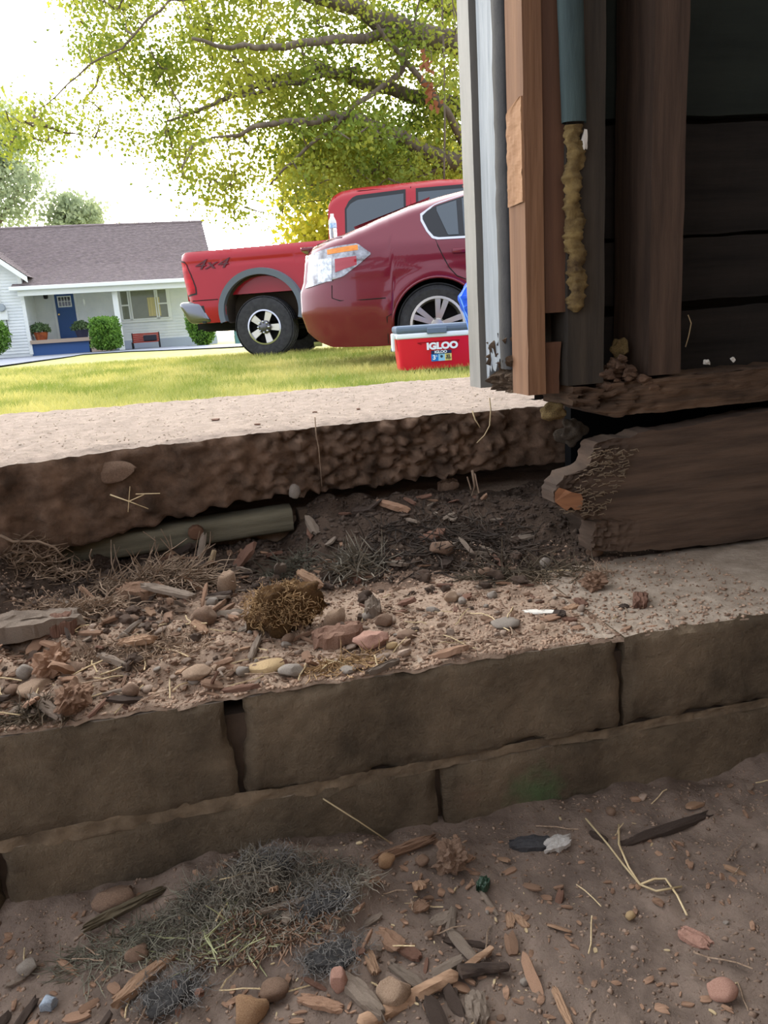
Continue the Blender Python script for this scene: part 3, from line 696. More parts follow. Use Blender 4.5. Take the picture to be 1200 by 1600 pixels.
m_twig = mat('shrub twig', (92, 78, 60), rough=.9)
def planter(x, y, pc, label):
    p = ht(x, y, TP + .35); q = thing('potted_mum', S((p.x, p.y, zFl)), label, 'potted plant', group='planters on the porch')
    b = MB(SM); b.lathe([(0, 0), (.2, 0), (.26, .26), (.27, .3), (.22, .3), (.0, .28)], 12, lambda a, c, h: (p.x + a, p.y + c, zFl + h)); b.build('pot', pc, q)
    P = []
    for i in range(900):
        a = U(0, 6.28); r = U(.6, 1) ; e = U(0, 1.5); P.append(S((p.x + .40 * r * math.cos(a) * math.cos(e), p.y + .4 * r * math.sin(a) * math.cos(e), zFl + .34 + .3 * r * math.sin(e))))
    V, F = leaves(np.array(P), .09); quick('foliage', V, F, m_leafm, q, 'stuff', origin=S((p.x, p.y, zFl + .3)))
    b = MB(SM); b.tube([(p.x, p.y, zFl + .2), (p.x, p.y, zFl + .5)], .03, 5); b.build('stem', m_twig, q)
planter(64, 522, mat('orange pot', (176, 96, 52), (120, 60, 40), sc=6, rough=.8), 'round green mum in an orange pot at the porch end')
planter(128, 518, mat('dark pot', (44, 46, 66), rough=.6), 'round green mum in a dark pot beside the porch steps')
ub = ht(385, 541, 31.5)
q = thing('utility_box', S(ub), 'squat teal utility box beyond the truck wheel', 'utility box')
m_teal = mat('teal utility paint', (92, 134, 138), rough=.5)
b = MB(SM); b.bbox((ub.x - .42, 31.2, ub.z - .05), (ub.x + .5, 31.9, ub.z + .62), .03); b.build('cabinet', m_teal, q)
b = MB(SM); b.bbox((ub.x - .46, 31.15, ub.z + .62), (ub.x + .54, 31.95, ub.z + .70), .02); b.build('lid', mat('pale teal lid', (164, 196, 200), rough=.5), q)
# shrubs
def shrub(name, c, r, n, label, m, boxy=0, sz=.09, kind_group=None, taper=0):
    q = thing(name, c, label, 'shrub', group=kind_group); P = []
    c = Vector(c)
    while len(P) < n:
        d = Vector((random.gauss(0, 1), random.gauss(0, 1), random.gauss(0, 1))).normalized()
        k = 1 / max(abs(d.x), abs(d.y), abs(d.z)) if boxy else 1
        k = 1 + (k - 1) * boxy; e = k * (U(.72, 1.03) + .07 * fbm(d.x * 3, d.y * 3, d.z * 3))
        z = d.z * e; tp = 1 - taper * max(0, .5 - .5 * z)
        P.append((c.x + d.x * e * r[0] * tp, c.y + d.y * e * r[1] * tp, c.z + r[2] * (1 + z)))
    V, F = leaves(np.array(P), sz, 1.0, down=-.2); quick('foliage', V, F, m, q, 'stuff', origin=c)
    b = MB()
    for i in range(9):
        a = U(0, 6.28); b.tube([c + Vector((.1 * math.cos(a) * r[0], .1 * math.sin(a) * r[1], -.05)), c + Vector((.3 * math.cos(a) * r[0], .3 * math.sin(a) * r[1], r[2] * .7)), c + Vector((.55 * math.cos(a) * r[0], .55 * math.sin(a) * r[1], r[2] * 1.3))], [.03, .022, .008], 5)
    b.build('branches', m_twig, q, 'stuff')
    b = MB(); b.lathe([(0, .15), (.45, .2), (.62, .8), (.6, 1.4), (.3, 1.75), (0, 1.8)], 10, lambda x, y, h: (c.x + x * r[0], c.y + y * r[1], c.z + h * r[2])); b.build('shade_core', mat('shrub shade', (36, 52, 26), rough=1), q, smooth=True)  # dark solid core paints the shade among the leaves
hc = ht(169, 545, 31.6); hr = (ht(196, 520, 31.6).x - ht(141, 520, 31.6).x) / 2; hh = (ht(169, 496, 31.6).z - hc.z) / 2
shrub('boxy_shrub', S((hc.x, 31.6, hc.z)), (hr * .80, hr * .80, hh), 7000, 'square clipped green shrub before the porch post', m_leafd, .7, .085)
hc = ht(318, 541, 31.2); hr = (ht(342, 515, 31.2).x - ht(288, 515, 31.2).x) / 2; hh = (ht(315, 480, 31.2).z - hc.z) / 2
shrub('round_shrub', S((hc.x, 31.2, hc.z)), (hr * 1.05, hr * .9, hh), 6500, 'rounded green shrub showing below the truck bumper', m_leafd, .25, .085, taper=.45)
hc = ht(-8, 553, 31.5)
shrub('cone_shrub', S((hc.x, 31.5, hc.z)), (.62, .55, .62), 4000, 'dark green shrub at the corner of the white wing', m_leafd, .2, .08)

# ================================================================ VEHICLES
m_tire = mat('tyre rubber', (44, 44, 47), (60, 60, 63), sc=20, rough=.85, bump=.2, bsc=40)
m_alloy = mat('silver alloy', (196, 192, 186), metal=.85, rough=.3)
m_chrome = mat('chrome', (176, 178, 184), metal=1, rough=.16)
m_dark = mat('wheel well dark', (24, 23, 23), rough=.95)
m_blackp = mat('black plastic', (34, 36, 40), rough=.55)
m_cglass = mat('tinted car glass', (38, 52, 62), rough=.04, spec=.8)
m_tred = mat('truck red paint', (152, 6, 28), rough=.3, spec=.3, coat=.35)
m_cred = mat('maroon car paint', (100, 12, 34), rough=.22, spec=.4, coat=.5, metal=.1)
def wheel(veh, fr, x, y, z, R, rim, wd, style, near):
    sg = -1 if near else 1
    def fn(a, c, h): return (x + a, y + sg * h, z + c)
    b = MB(fr)                                # outer face at h = 0, body towards h < 0
    b.lathe([(rim, -.015), (rim + .012, .0), (R * .86, .012), (R * .96, -.004), (R, -.035), (R, -wd + .035), (R * .95, -wd), (rim, -wd)], 40, fn)
    for k in range(64):                       # tread blocks
        a = 2 * math.pi * k / 64
        for hh in (-.03, -wd / 2, -wd + .03):
            ca, sa = math.cos(a), math.sin(a); tx, tz = -sa * .018, ca * .018
            q = [(R - .006, -1, -.03), (R - .006, 1, -.03), (R - .006, 1, .03), (R - .006, -1, .03), (R + .005, -1, -.025), (R + .005, 1, -.025), (R + .005, 1, .025), (R + .005, -1, .025)]
            b.add([fn(r_ * ca + k_ * tx, r_ * sa + k_ * tz, hh + h_) for r_, k_, h_ in q], [(4, 5, 6, 7), (0, 1, 5, 4), (1, 2, 6, 5), (2, 3, 7, 6), (3, 0, 4, 7)])
    o = fr @ Vector((x, y, z))
    t = b.build('wheel', m_tire, veh, smooth=35, origin=o); t['label'] = 'black tyre'
    b = MB(fr); b.lathe([(rim * 1.03, -.012), (rim * 1.03, .004), (rim * .94, .006), (rim * .88, -.03), (rim * .86, -wd * .8)], 40, fn)
    b.build('rim', m_alloy if style == 'car' else m_chrome, t, smooth=40)
    b = MB(fr); b.lathe([(0, -.11), (rim * .97, -.11)], 30, fn); b.build('brake_disc', m_dark, t)
    b = MB(fr)
    def spoke(a, w0, w1, h0, h1, r0, r1):
        ca, sa = math.cos(a), math.sin(a)
        v = [fn(r * ca - w * sa, r * sa + w * ca, h) for (r, w, h) in ((r0, -w0, h0), (r0, w0, h0), (r1, w1, h1), (r1, -w1, h1), (r0, -w0, h0 - .03), (r0, w0, h0 - .03), (r1, w1, h1 - .03), (r1, -w1, h1 - .03))]
        b.add(v, [(0, 1, 2, 3), (4, 5, 6, 7), (0, 1, 5, 4), (1, 2, 6, 5), (2, 3, 7, 6), (3, 0, 4, 7)])
    if style == 'car':
        for k in range(5):
            for d in (-.17, .17): spoke(1.35 + k * 2 * math.pi / 5 + d, .016, .024, -.012, .002, rim * .22, rim * .95)
        b.build('spokes', m_alloy, t)
        b = MB(fr); b.lathe([(0, .004), (rim * .2, .0), (rim * .27, -.02), (rim * .27, -.05)], 20, fn); b.build('hub', m_alloy, t, smooth=40)
    else:
        for k in range(5): spoke(1.2 + k * 2 * math.pi / 5, .035, .048, -.025, -.02, rim * .3, rim * .93)
        b.build('spokes', m_alloy, t)
        b = MB(fr); b.lathe([(0, .045), (rim * .2, .042), (rim * .27, .03), (rim * .36, .018), (rim * .40, -.03)], 20, fn); b.build('hub', mat('dark hub', (96, 96, 100), metal=.8, rough=.35), t, smooth=40)
        b = MB(fr)
        for k in range(8):
            a = k * math.pi / 4; b.lathe([(.0, .055), (.013, .05), (.016, .02)], 8, lambda p_, q_, h: fn(p_ + rim * .32 * math.cos(a), q_ + rim * .32 * math.sin(a), h))
        b.build('lug_nuts', m_chrome, t, 'stuff')
    return t
def body(fr, xs, zb, zt, Y, nz, X=lambda x, z: x, crown=.02, open_top=None):
    b = MB(fr); rings = []
    for x in xs:
        lo_, hi_ = zb(x), zt(x); ring = []
        zz = [lo_ + (hi_ - lo_) * (1 - (1 - j / (nz - 1)) ** 1.35) for j in range(nz)]
        near = [(X(x, z), -Y(x, z, hi_), z) for z in zz]
        if open_top: w = Y(x, hi_, hi_) - .09; mid = [(X(x, hi_), -w, hi_), (X(x, hi_), -w, open_top), (X(x, hi_), w, open_top), (X(x, hi_), w, hi_)]
        else: y0 = Y(x, hi_, hi_); mid = [(X(x, hi_), y0 * f, hi_ + crown * (1 - f * f)) for f in (-.8, -.5, 0, .5, .8)]
        rings.append(near + mid + [(p[0], -p[1], p[2]) for p in reversed(near)])
    n = len(rings[0]); b.add([p for r in rings for p in r], [(i * n + j, (i + 1) * n + j, (i + 1) * n + j + 1, i * n + j + 1) for i in range(len(rings) - 1) for j in range(n - 1)])
    for k, base in ((0, 0), (1, (len(rings) - 1) * n)):
        b.f += [(base + j, base + j + 1, base + n - 2 - j, base + n - 1 - j) for j in range(n // 2 - 1)]
    return b
def patch(fr, x0, x1, zl, zh, Y, zt, off, nx=24, nz=5, X=lambda x, z: x, side=-1):
    b = MB(fr)
    def fn(u, v):
        x = x0 + (x1 - x0) * u; z = zl(x) + (zh(x) - zl(x)) * v; return (X(x, z), side * (Y(x, z, zt(x)) + off), z)
    b.grid(nx, nz, fn)
    for v in (0, 1): b.grid(nx, 2, lambda u, w: (lambda p: (p[0], p[1] - side * w * (off + .004), p[2]))(fn(u, v)))
    for u in (0, 1): b.grid(2, nz, lambda w, v: (lambda p: (p[0], p[1] - side * w * (off + .004), p[2]))(fn(u, v)))
    return b
K = lambda *k: (lambda x: interp(k, x))
# ---- the sedan
cw = wy(684, 507, 6.6)
fC = Matrix.Translation((cw.x, cw.y, cw.z - .332)) @ Matrix.Rotation(rad(-2), 4, 'Z') @ Matrix.Translation((0, .86, 0))
car = empty('red_sedan', fC @ Vector((0, 0, 0)), 'maroon sedan parked on the grass behind the cooler', 'car')
WM[car] = Matrix.Translation(fC @ Vector((0, 0, 0)))
c_zt = K((-1.14, .97), (-1.05, 1.035), (-.9, 1.075), (-.76, 1.10), (-.6, 1.15), (-.456, 1.208), (-.18, 1.30), (.1, 1.365), (.29, 1.40), (.8, 1.46), (1.2, 1.45), (1.7, 1.36), (2.1, 1.18), (2.4, 1.03), (2.9, .96), (3.5, .82), (3.7, .62))
def arch(x, c, rx, rz, z0, base):
    d = (x - c) / rx; return base if abs(d) >= 1 else max(base, z0 + rz * math.sqrt(1 - d * d))
def c_zb(x):
    z = interp([(-1.14, .34), (-1.08, .25), (-.95, .20), (-.5, .185), (3.4, .2), (3.7, .3)], x)
    return arch(x, 2.776, .375, .375, .335, arch(x, 0, .375, .375, .335, z))
def c_Y(x, z, zt):
    w = .905 - .05 * max(0, (.62 - z) / .4) ** 2 - .012 * max(0, z - .88) / .1 - (.30 * max(0, z - .99) if z > .99 else 0) * (1.0 if x > -.6 else .7)
    q = max(0, (z - (zt - .085)) / .085); w -= .085 * q * q
    if x < -.62: w *= 1 - .30 * ((-.62 - x) / .52) ** 2.6
    if x > 3.0: w *= 1 - .28 * ((x - 3.0) / .7) ** 2.4
    for c in (0, 2.776):                       # flared arches
        r = math.hypot(x - c, z - .335); w += .018 * math.exp(-((r - .40) / .05) ** 2) * (1 if z > .3 else 0)
    w += .006 * math.exp(-((z - .80 - .02 * x) / .03) ** 2)
    return w
def c_X(x, z):
    k = max(0, min(1, (-.55 - x) / .55)); prof = interp([(.18, .10), (.30, .03), (.48, -.02), (.66, -.015), (.74, .02), (.92, .05), (1.0, .055), (1.05, .075), (1.1, .1)], z); return x + prof * k * k
xs = sorted(set([-1.14, -1.125, -1.10] + [-1.07 + .035 * i for i in range(19)] + [-.376 + .0235 * i for i in range(33)] + [.42 + .12 * i for i in range(17)] + [2.4 + .0235 * i for i in range(33)] + [3.2 + .06 * i for i in range(9)]))
body(fC, xs, c_zb, c_zt, c_Y, 34, c_X).build('car_body', m_cred, car, smooth=50)
b = MB(fC)
for c in (0, 2.776):
    for sg in (-1, 1):
        b.lathe([(.385, .0), (.385, .30), (.0, .30)], 30, lambda p_, q_, h: (c + p_, sg * (.87 - h), .335 + max(q_, -.12)))
b.box((-.8, -.7, .19), (3.3, .7, .35)); b.build('underbody', m_dark, car)
for sg in (-1, 1):
    b = MB(fC); b.tube([(.376 * math.cos(a), sg * (c_Y(.376 * math.cos(a), .335 + .376 * math.sin(a), 1.4) + .002), .335 + .376 * math.sin(a)) for a in [math.pi * i / 24 for i in range(25)]], .010, 5)
    b.build('arch_lip', m_cred, car, smooth=True)
for (x, yy, nr) in ((0, -.86, True), (2.776, -.86, True), (0, .86, False), (2.776, .86, False)): wheel(car, fC, x, yy, .332, .332, .225, .21, 'car', nr)
zhi = K((-.085, 1.20), (-.05, 1.232), (.0, 1.262), (.04, 1.28), (.29, 1.345), (.8, 1.402), (1.2, 1.388), (1.6, 1.29), (1.92, 1.14))
zlo = K((-.085, 1.18), (-.06, 1.12), (-.03, 1.06), (.01, 1.022), (.3, 1.018), (1.92, 1.06))
for sd in (-1, 1):
    patch(fC, -.10, 1.96, lambda x: zlo(max(-.085, x + .012)) - .02, lambda x: zhi(x) + .018, c_Y, c_zt, .004, 50, 4, c_X, sd).build('window_trim', m_chrome, car)
    patch(fC, -.083, 1.92, zlo, zhi, c_Y, c_zt, .007, 50, 4, c_X, sd).build('window_frame', m_blackp, car)
    for (a, c) in ((.035, .20), (.245, .96), (1.04, 1.84)):
        f1 = (lambda a: lambda x: max(zlo(x) + .012, zlo(x) + .012 + (.20 if a < .1 else 0) * max(0, (.115 - x) / .08) ) if a < .1 else zlo(x) + .012)(a)
        patch(fC, a, c, f1, lambda x: zhi(x) - .014, c_Y, c_zt, .010, 20, 4, c_X, sd).build('window_pane', m_cglass, car)
    tl0 = K((-1.09, .70), (-1.04, .708), (-.90, .735), (-.76, .765), (-.615, .855), (-.525, .92)); tl1 = K((-1.09, .965), (-.93, .992), (-.80, 1.006), (-.626, 1.015), (-.525, .935))
    lamp = patch(fC, -1.105, -.522, tl0, tl1, c_Y, c_zt, .010, 26, 8, c_X, sd).build('tail_lamp', mat('silver lamp housing', (168, 170, 174), (96, 94, 98), sc=14, rough=.15, spec=.8, metal=.8, coat=.6), car, smooth=40)
    patch(fC, -.90, -.622, lambda x: .945 + .06 * (x + .90), lambda x: .984 + .07 * (x + .9), c_Y, c_zt, .014, 12, 4, c_X, sd).build('amber_reflector', mat('amber lens', (226, 140, 30), (200, 110, 20), sc=20, st=(1, 1, 4), rough=.15, spec=.7), lamp)
    patch(fC, -.83, -.64, lambda x: .80 + .25 * (x + .83), lambda x: .905 + .06 * (x + .83), c_Y, c_zt, .014, 12, 4, c_X, sd).build('red_lens', mat('red lens', (150, 26, 40), rough=.1, coat=1), lamp)
    patch(fC, -.995, -.86, lambda x: .735, lambda x: .915, c_Y, c_zt, .014, 12, 4, c_X, sd).build('clear_lens', mat('clear lens', (206, 210, 212), (120, 124, 130), sc=24, rough=.08, metal=.8, coat=.5), lamp)
    def seam(pts, r=.004):
        b = MB(fC); b.tube([(c_X(x, z), sd * (c_Y(x, z, c_zt(x)) + .001), z) for x, z in pts], r, 4); b.build('panel_seam', m_dark, car)
    seam([(.005, 1.02), (.03, .95), (.07, .86), (.11, .78), (.17, .71), (.26, .67)]); seam([(-.86, .70), (-.86, .60), (-.80, .575), (-.60, .57), (-.42, .572)]); seam([(1.0, 1.03), (1.0, .3)]); seam([(-.42, .20), (-.42, .42), (-.38, .44)]); seam([(-1.03, 1.045), (-.9, 1.06), (-.76, 1.075)])
    b = MB(fC); b.bbox((.14, sd * .90 - .028, .885), (.37, sd * .90 + .028, .925), .012); b.build('door_handle', m_cred, car, smooth=40); b = MB(fC); b.bbox((1.02, sd * .90 - .028, .905), (1.25, sd * .90 + .028, .945), .012); b.build('door_handle', m_cred, car, smooth=40)
b = MB(fC); b.grid(8, 6, lambda u, v: (-.66 + .66 * v, (-.58 + .10 * v) * (1 - 2 * u), interp([(-.66, 1.165), (0, 1.375)], -.66 + .66 * v) + .012 + .012 * (1 - (1 - 2 * u) ** 2))); b.build('rear_glass', m_cglass, car)
b = MB(fC); b.grid(8, 6, lambda u, v: (2.2 - .75 * v, (-.62 + .10 * v) * (1 - 2 * u), interp([(1.45, 1.43), (2.2, 1.14)], 2.2 - .75 * v) + .012 + .012 * (1 - (1 - 2 * u) ** 2))); b.build('windscreen', m_cglass, car)
b = MB(fC); b.bbox((-1.13, -.55, 1.01), (-1.00, .55, 1.045), .012); b.build('trunk_lip', m_cred, car, smooth=40)
b = MB(fC); b.tube([(-1.02, -.45, .24), (-1.09, -.45, .24)], .035, 10); b.build('exhaust_tip', m_chrome, car)
# bottle on the trunk
bp_ = fC @ Vector((-.835, -.60, 1.078))
q = thing('water_bottle', bp_, 'clear water bottle with blue band standing on the maroon trunk', 'bottle')
m_clear = mat('clear bottle plastic', (232, 238, 242), rough=.08, trans=.8, spec=.5)
def bl(prof, nm, m): b = MB(); b.lathe(prof, 16, lambda a, c, h: (bp_.x + a, bp_.y + c, bp_.z + h)); return b.build(nm, m, q, smooth=40)
bl([(0, 0), (.030, .002), (.033, .01), (.031, .04), (.033, .05), (.031, .075), (.033, .10)], 'body', m_clear)
bl([(.0335, .10), (.0335, .135)], 'label_band', mat('blue label', (84, 138, 196), (210, 226, 240), sc=30, rough=.5))
bl([(.033, .135), (.031, .155), (.015, .19), (.013, .195)], 'neck', mat('frosted bottle neck', (236, 240, 243), rough=.2, trans=.4)); bl([(.0145, .192), (.0145, .212), (0, .213)], 'cap', mat('white cap', (238, 240, 242), rough=.4))
# ---- the pickup
tw_ = wy(413.5, 511, 10.65)
fT = Matrix.Translation((tw_.x, tw_.y, tw_.z - .40)) @ Matrix.Rotation(rad(-10), 4, 'Z') @ Matrix.Translation((0, .93, 0))
trk = empty('red_pickup_truck', fT @ Vector((0, 0, 0)), 'bright red four door pickup truck parked behind the maroon sedan', 'truck')
t_zb = lambda x: arch(x, 0, .52, .46, .62, .50) if abs(x) < .52 else .50
t_ztb = K((-1.06, 1.40), (-1.0, 1.43), (.95, 1.44))
def t_Y(x, z, zt):
    w = .965 - .05 * max(0, (.75 - z) / .3) ** 2; q = max(0, (z - (zt - .10)) / .10); w -= .05 * q * q
    w -= .012 * math.exp(-((z - 1.26) / .03) ** 2)
    if x < -.92: w *= 1 - .06 * ((-.92 - x) / .14) ** 2
    return w
def t_X(x, z): return x + (max(0, min(1, (-.90 - x) / .16)) * interp([(.5, .12), (.8, .04), (1.1, .0), (1.43, -.02)], z))
xs = sorted(set([-1.06, -1.045, -1.02, -.99, -.96, -.92, -.86, -.8, -.7, -.6] + [-.52 + .026 * i for i in range(41)] + [.6, .7, .8, .95]))
body(fT, xs, t_zb, t_ztb, t_Y, 26, t_X, open_top=.85).build('bed', m_tred, trk, smooth=45)
b = MB(fT); b.bbox((-1.10, -.80, .80), (-1.03, .80, 1.42), .02); b.build('tailgate', m_tred, trk, smooth=45)
t_ztc = K((.98, 1.90), (1.03, 1.98), (1.12, 2.03), (1.35, 2.06), (2.4, 2.07), (3.0, 2.02), (3.3, 1.88), (3.6, 1.62), (3.85, 1.44), (4.2, 1.40), (5.0, 1.30), (5.1, 1.05))
def t_Yc(x, z, zt):
    w = .975 - .05 * max(0, (.75 - z) / .3) ** 2 - .26 * max(0, z - 1.42); q = max(0, (z - (zt - .10)) / .10); return w - .08 * q * q
t_zbc = lambda x: arch(x, 4.05, .52, .46, .62, .48)
xs = sorted(set([.98, .99, 1.03, 1.08, 1.14] + [1.2 + .12 * i for i in range(20)] + [3.53 + .026 * i for i in range(41)] + [4.65, 4.8, 4.95, 5.05, 5.1]))
body(fT, xs, t_zbc, t_ztc, t_Yc, 26).build('cab', m_tred, trk, smooth=45)
for c in (0, 4.05):
    for sg in (-1, 1):
        b = MB(fT); b.lathe([(.52, .0), (.52, .36), (.0, .36)], 30, lambda p_, q_, h: (c + p_, sg * (.93 - h), .60 + max(q_ * .9, -.12)))
        b.build('wheel_well', mat('dusty wheel well', (74, 64, 54), rough=1), trk)
b = MB(fT); b.box((-1.1, -.55, .42), (4.6, .55, .62)); b.tube([(0, -.9, .4), (0, .9, .4)], .09, 8); b.tube([(4.05, -.9, .4), (4.05, .9, .4)], .09, 8); b.tube([(-1.0, -.5, .42), (.5, -.6, .38)], .035, 6); b.build('chassis', m_dark, trk)
for sg in (-1, 1):
    b = MB(fT); pr = []
    for i in range(33):
        a = math.pi * (-.08 + 1.16 * i / 32); pr.append(a)
    for (r0, yo) in (((.515, .44), .97), ):
        ins = [(.515 * math.cos(a), .62 + .46 * math.sin(a)) for a in pr]; outs = [(.605 * math.cos(a), .62 + .545 * math.sin(a)) for a in pr]
        v = []
        for (xi, zi), (xo, zo) in zip(ins, outs): v += [(xi, sg * .90, zi), (xi, sg * 1.025, zi), (xo * .97, sg * 1.035, zo * .985 + .01), (xo, sg * (t_Y(xo, zo, 1.43) - .002), zo)]
        b.add(v, [(i * 4 + j, i * 4 + j + 1, i * 4 + 5 + j, i * 4 + 4 + j) for i in range(32) for j in range(3)])
    b.build('fender_flare', mat('grey fender flare', (92, 100, 110), rough=.55), trk, smooth=40)
    patch(fT, -1.066, -.885, K((-1.06, .86), (-.885, .88)), K((-1.06, 1.33), (-1.0, 1.31), (-.93, 1.13), (-.885, .97)), t_Y, t_ztb, .006, 8, 8, t_X, sg).build('lamp_surround', m_blackp, trk)
    patch(fT, -1.068, -.90, K((-1.06, .88), (-.9, .90)), K((-1.06, 1.31), (-1.0, 1.29), (-.94, 1.12), (-.9, .97)), t_Y, t_ztb, .010, 8, 8, t_X, sg).build('tail_lamp', mat('red tail lens', (190, 8, 30), (130, 6, 20), sc=8, rough=.3, spec=.25), trk)
    patch(fT, 1.20, 1.99, K((1.2, 1.47), (1.99, 1.46)), K((1.2, 1.80), (1.27, 1.92), (1.36, 1.955), (1.99, 1.975)), t_Yc, t_ztc, .004, 16, 5, side=sg).build('window_frame', m_blackp, trk)
    patch(fT, 1.225, 1.965, K((1.2, 1.49), (1.99, 1.48)), K((1.2, 1.76), (1.28, 1.86), (1.38, 1.90), (1.99, 1.925)), t_Yc, t_ztc, .009, 16, 5, side=sg).build('rear_window', m_cglass, trk)
    patch(fT, 2.12, 3.15, K((2.1, 1.47), (3.15, 1.46)), K((2.1, 1.975), (2.8, 1.97), (3.15, 1.70)), t_Yc, t_ztc, .004, 16, 5, side=sg).build('window_frame', m_blackp, trk)
    patch(fT, 2.15, 3.12, K((2.1, 1.49), (3.15, 1.48)), K((2.1, 1.925), (2.8, 1.92), (3.12, 1.68)), t_Yc, t_ztc, .009, 16, 5, side=sg).build('front_window', m_cglass, trk)
    for pts in ([(2.055, 2.0), (2.055, 1.42), (2.055, .6)], [(1.08, 1.96), (1.08, 1.4), (1.10, 1.1)], [(1.03, 1.97), (1.4, 2.01), (3.0, 1.985)]): b = MB(fT); b.tube([(x, sg * (t_Yc(x, z, t_ztc(x)) + .001), z) for x, z in pts], .006, 4); b.build('panel_seam', m_dark, trk)
    b = MB(fT); b.tube([(x, sg * (t_Y(x, .80, 1.43) + .002), .80) for x in (-.96, -.8, -.6)], .006, 4); b.build('panel_seam', m_dark, trk)
    b = MB(fT); b.bbox((1.9, sg * .985 - .03, 1.22), (2.03, sg * .985 + .03, 1.27), .012); b.build('door_handle', m_tred, trk); b = MB(fT); b.bbox((3.0, sg * .985 - .03, 1.22), (3.13, sg * .985 + .03, 1.27), .012); b.build('door_handle', m_tred, trk)
b = MB(fT); bm = bmesh.new(); bmesh.ops.create_cube(bm, size=1)
for v in bm.verts: v.co = Vector((-1.02 + v.co.x * .34, v.co.y * 1.96, .645 + v.co.z * .29))
for v in bm.verts:
    if v.co.z < .6: v.co.x += .14
bmesh.ops.bevel(bm, geom=bm.edges[:], offset=.07, segments=4, affect='EDGES', profile=.5); b.bm(bm)
b.build('rear_bumper', mat('worn chrome', (112, 114, 120), metal=1, rough=.22), trk, smooth=45)
b = MB(fT); b.bbox((-.86, -.965, .50), (-.80, .965, .74), .01); b.build('bumper_gap', m_blackp, trk)
b = MB(fT); b.box((-1.22, -.06, .40), (-1.0, .06, .48)); b.box((5.06, -.95, .45), (5.18, .95, .75)); b.build('hitch', m_dark, trk)
b = MB(fT); b.grid(6, 5, lambda u, v: (.975, -.6 + 1.2 * u, 1.48 + .42 * v)); b.build('back_glass', m_cglass, trk)
for (x, yy, nr) in ((0, -.94, True), (4.05, -.94, True), (0, .94, False), (4.05, .94, False)): wheel(trk, fT, x, yy, .40, .402, .225, .26, 'truck', nr)
text('4x4', .18, mat('dark decal', (78, 36, 44), rough=.4), 'decal_lettering', trk, fT @ Matrix.Translation((-.66, -.975, 1.25)) @ Matrix.Rotation(rad(90), 4, 'X') @ Matrix.Rotation(rad(0), 4, 'Z'), bold=.0, shear=.4, sx=1.75)

# ================================================================ TREES
m_bark = mat('grey brown bark', (84, 74, 64), (116, 104, 90), sc=6, st=(2, 2, .6), rough=1, bump=.6, bsc=14)
m_leaf = mat('green maple leaf', (104, 124, 42), (172, 174, 66), sc=.9, rough=.6, tl=.4, lo=.4, hi=.6)
m_leafy = mat('yellow green leaf', (160, 158, 40), (196, 182, 60), sc=.7, rough=.6, tl=.55, lo=.4, hi=.62)
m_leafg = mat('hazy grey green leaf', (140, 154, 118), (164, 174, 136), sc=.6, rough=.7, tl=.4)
m_rust = mat('rust coloured dead leaf', (146, 88, 62), (168, 110, 78), sc=2, rough=.8, tl=.4)
def inpoly(p, poly):
    x, y = p; c = False; j = len(poly) - 1
    for i in range(len(poly)):
        xi, yi = poly[i]; xj, yj = poly[j]
        if (yi > y) != (yj > y) and x < (xj - xi) * (y - yi) / (yj - yi) + xi: c = not c
        j = i
    return c
def curve(a, b_, n, wob, sag=0.0):
    a, b_ = Vector(a), Vector(b_); L = (b_ - a).length; sd = U(0, 99); out = []
    for i in range(n + 1):
        t = i / n; k = math.sin(math.pi * t) * wob * L
        out.append(a.lerp(b_, t) + Vector((fbm(t * 2.2, sd, 1, 2), fbm(t * 2.2, sd, 7, 2), fbm(t * 2.2, sd, 13, 2))) * k + Vector((0, 0, -sag * L * 4 * t * (1 - t))))
    return out
def tree(name, base, trunk, limbs, clusters, leaf_m, label, lsz, per, rad_, root_r, cat='tree', twig_r=.012):
    """trunk and limbs: (points, r0, r1); clusters: leaf clump centres, each joined by a twig to the nearest wood"""
    q = thing(name, base, label, cat); nodes = []
    b = MB(); b.tube(trunk[0], [trunk[1] + (trunk[2] - trunk[1]) * i / (len(trunk[0]) - 1) for i in range(len(trunk[0]))], 10); b.build('trunk', m_bark, q, smooth=True)
    for p in trunk[0][len(trunk[0]) // 2:]: nodes.append((Vector(p), trunk[2]))
    for pts, r0, r1 in limbs:
        fine = []
        for a, c in zip(pts, pts[1:]): fine += curve(a, c, 5, .10)[:-1]
        fine.append(Vector(pts[-1])); n = len(fine); r0 *= 1.25; r1 *= 1.3; rr = [r0 + (r1 - r0) * (i / (n - 1)) ** .8 for i in range(n)]
        b = MB(); b.tube(fine, rr, 7); b.build('branch', m_bark, q, smooth=True)
        nodes += [(p, r) for p, r in zip(fine, rr)]
    NP = [n[0] for n in nodes]; tw = MB(); pts = []
    order = sorted(clusters, key=lambda c: min((Vector(c) - p).length for p in NP))
    arr = np.array([list(p) for p in NP])
    for c in order:
        d = np.linalg.norm(arr - np.array(c), axis=1); i = int(d.argmin()); L = d[i]
        cv = curve(arr[i], c, max(3, int(L / .25)), .14, .05); r = max(.006, twig_r * (.5 + L))
        tw.tube(cv, [r + (.004 - r) * k / (len(cv) - 1) for k in range(len(cv))], 4, False)
        arr = np.vstack([arr, np.array([list(p) for p in cv[1:]])])
        for k in range(per):
            a = U(0, 1) ** .5; f = cv[int(U(.35, 1) * (len(cv) - 1))] if U(0, 1) < .45 else Vector(c)
            g = [random.gauss(0, 1) for _ in range(3)]
            pts.append((f.x + g[0] * rad_ * .5, f.y + g[1] * rad_ * .5, f.z + g[2] * rad_ * .32))
    tw.build('twigs', m_bark, q, 'stuff', fix=False)
    V, F = leaves(np.array(pts), lsz); quick('foliage', V, F, leaf_m, q, 'stuff', origin=base)
    return q
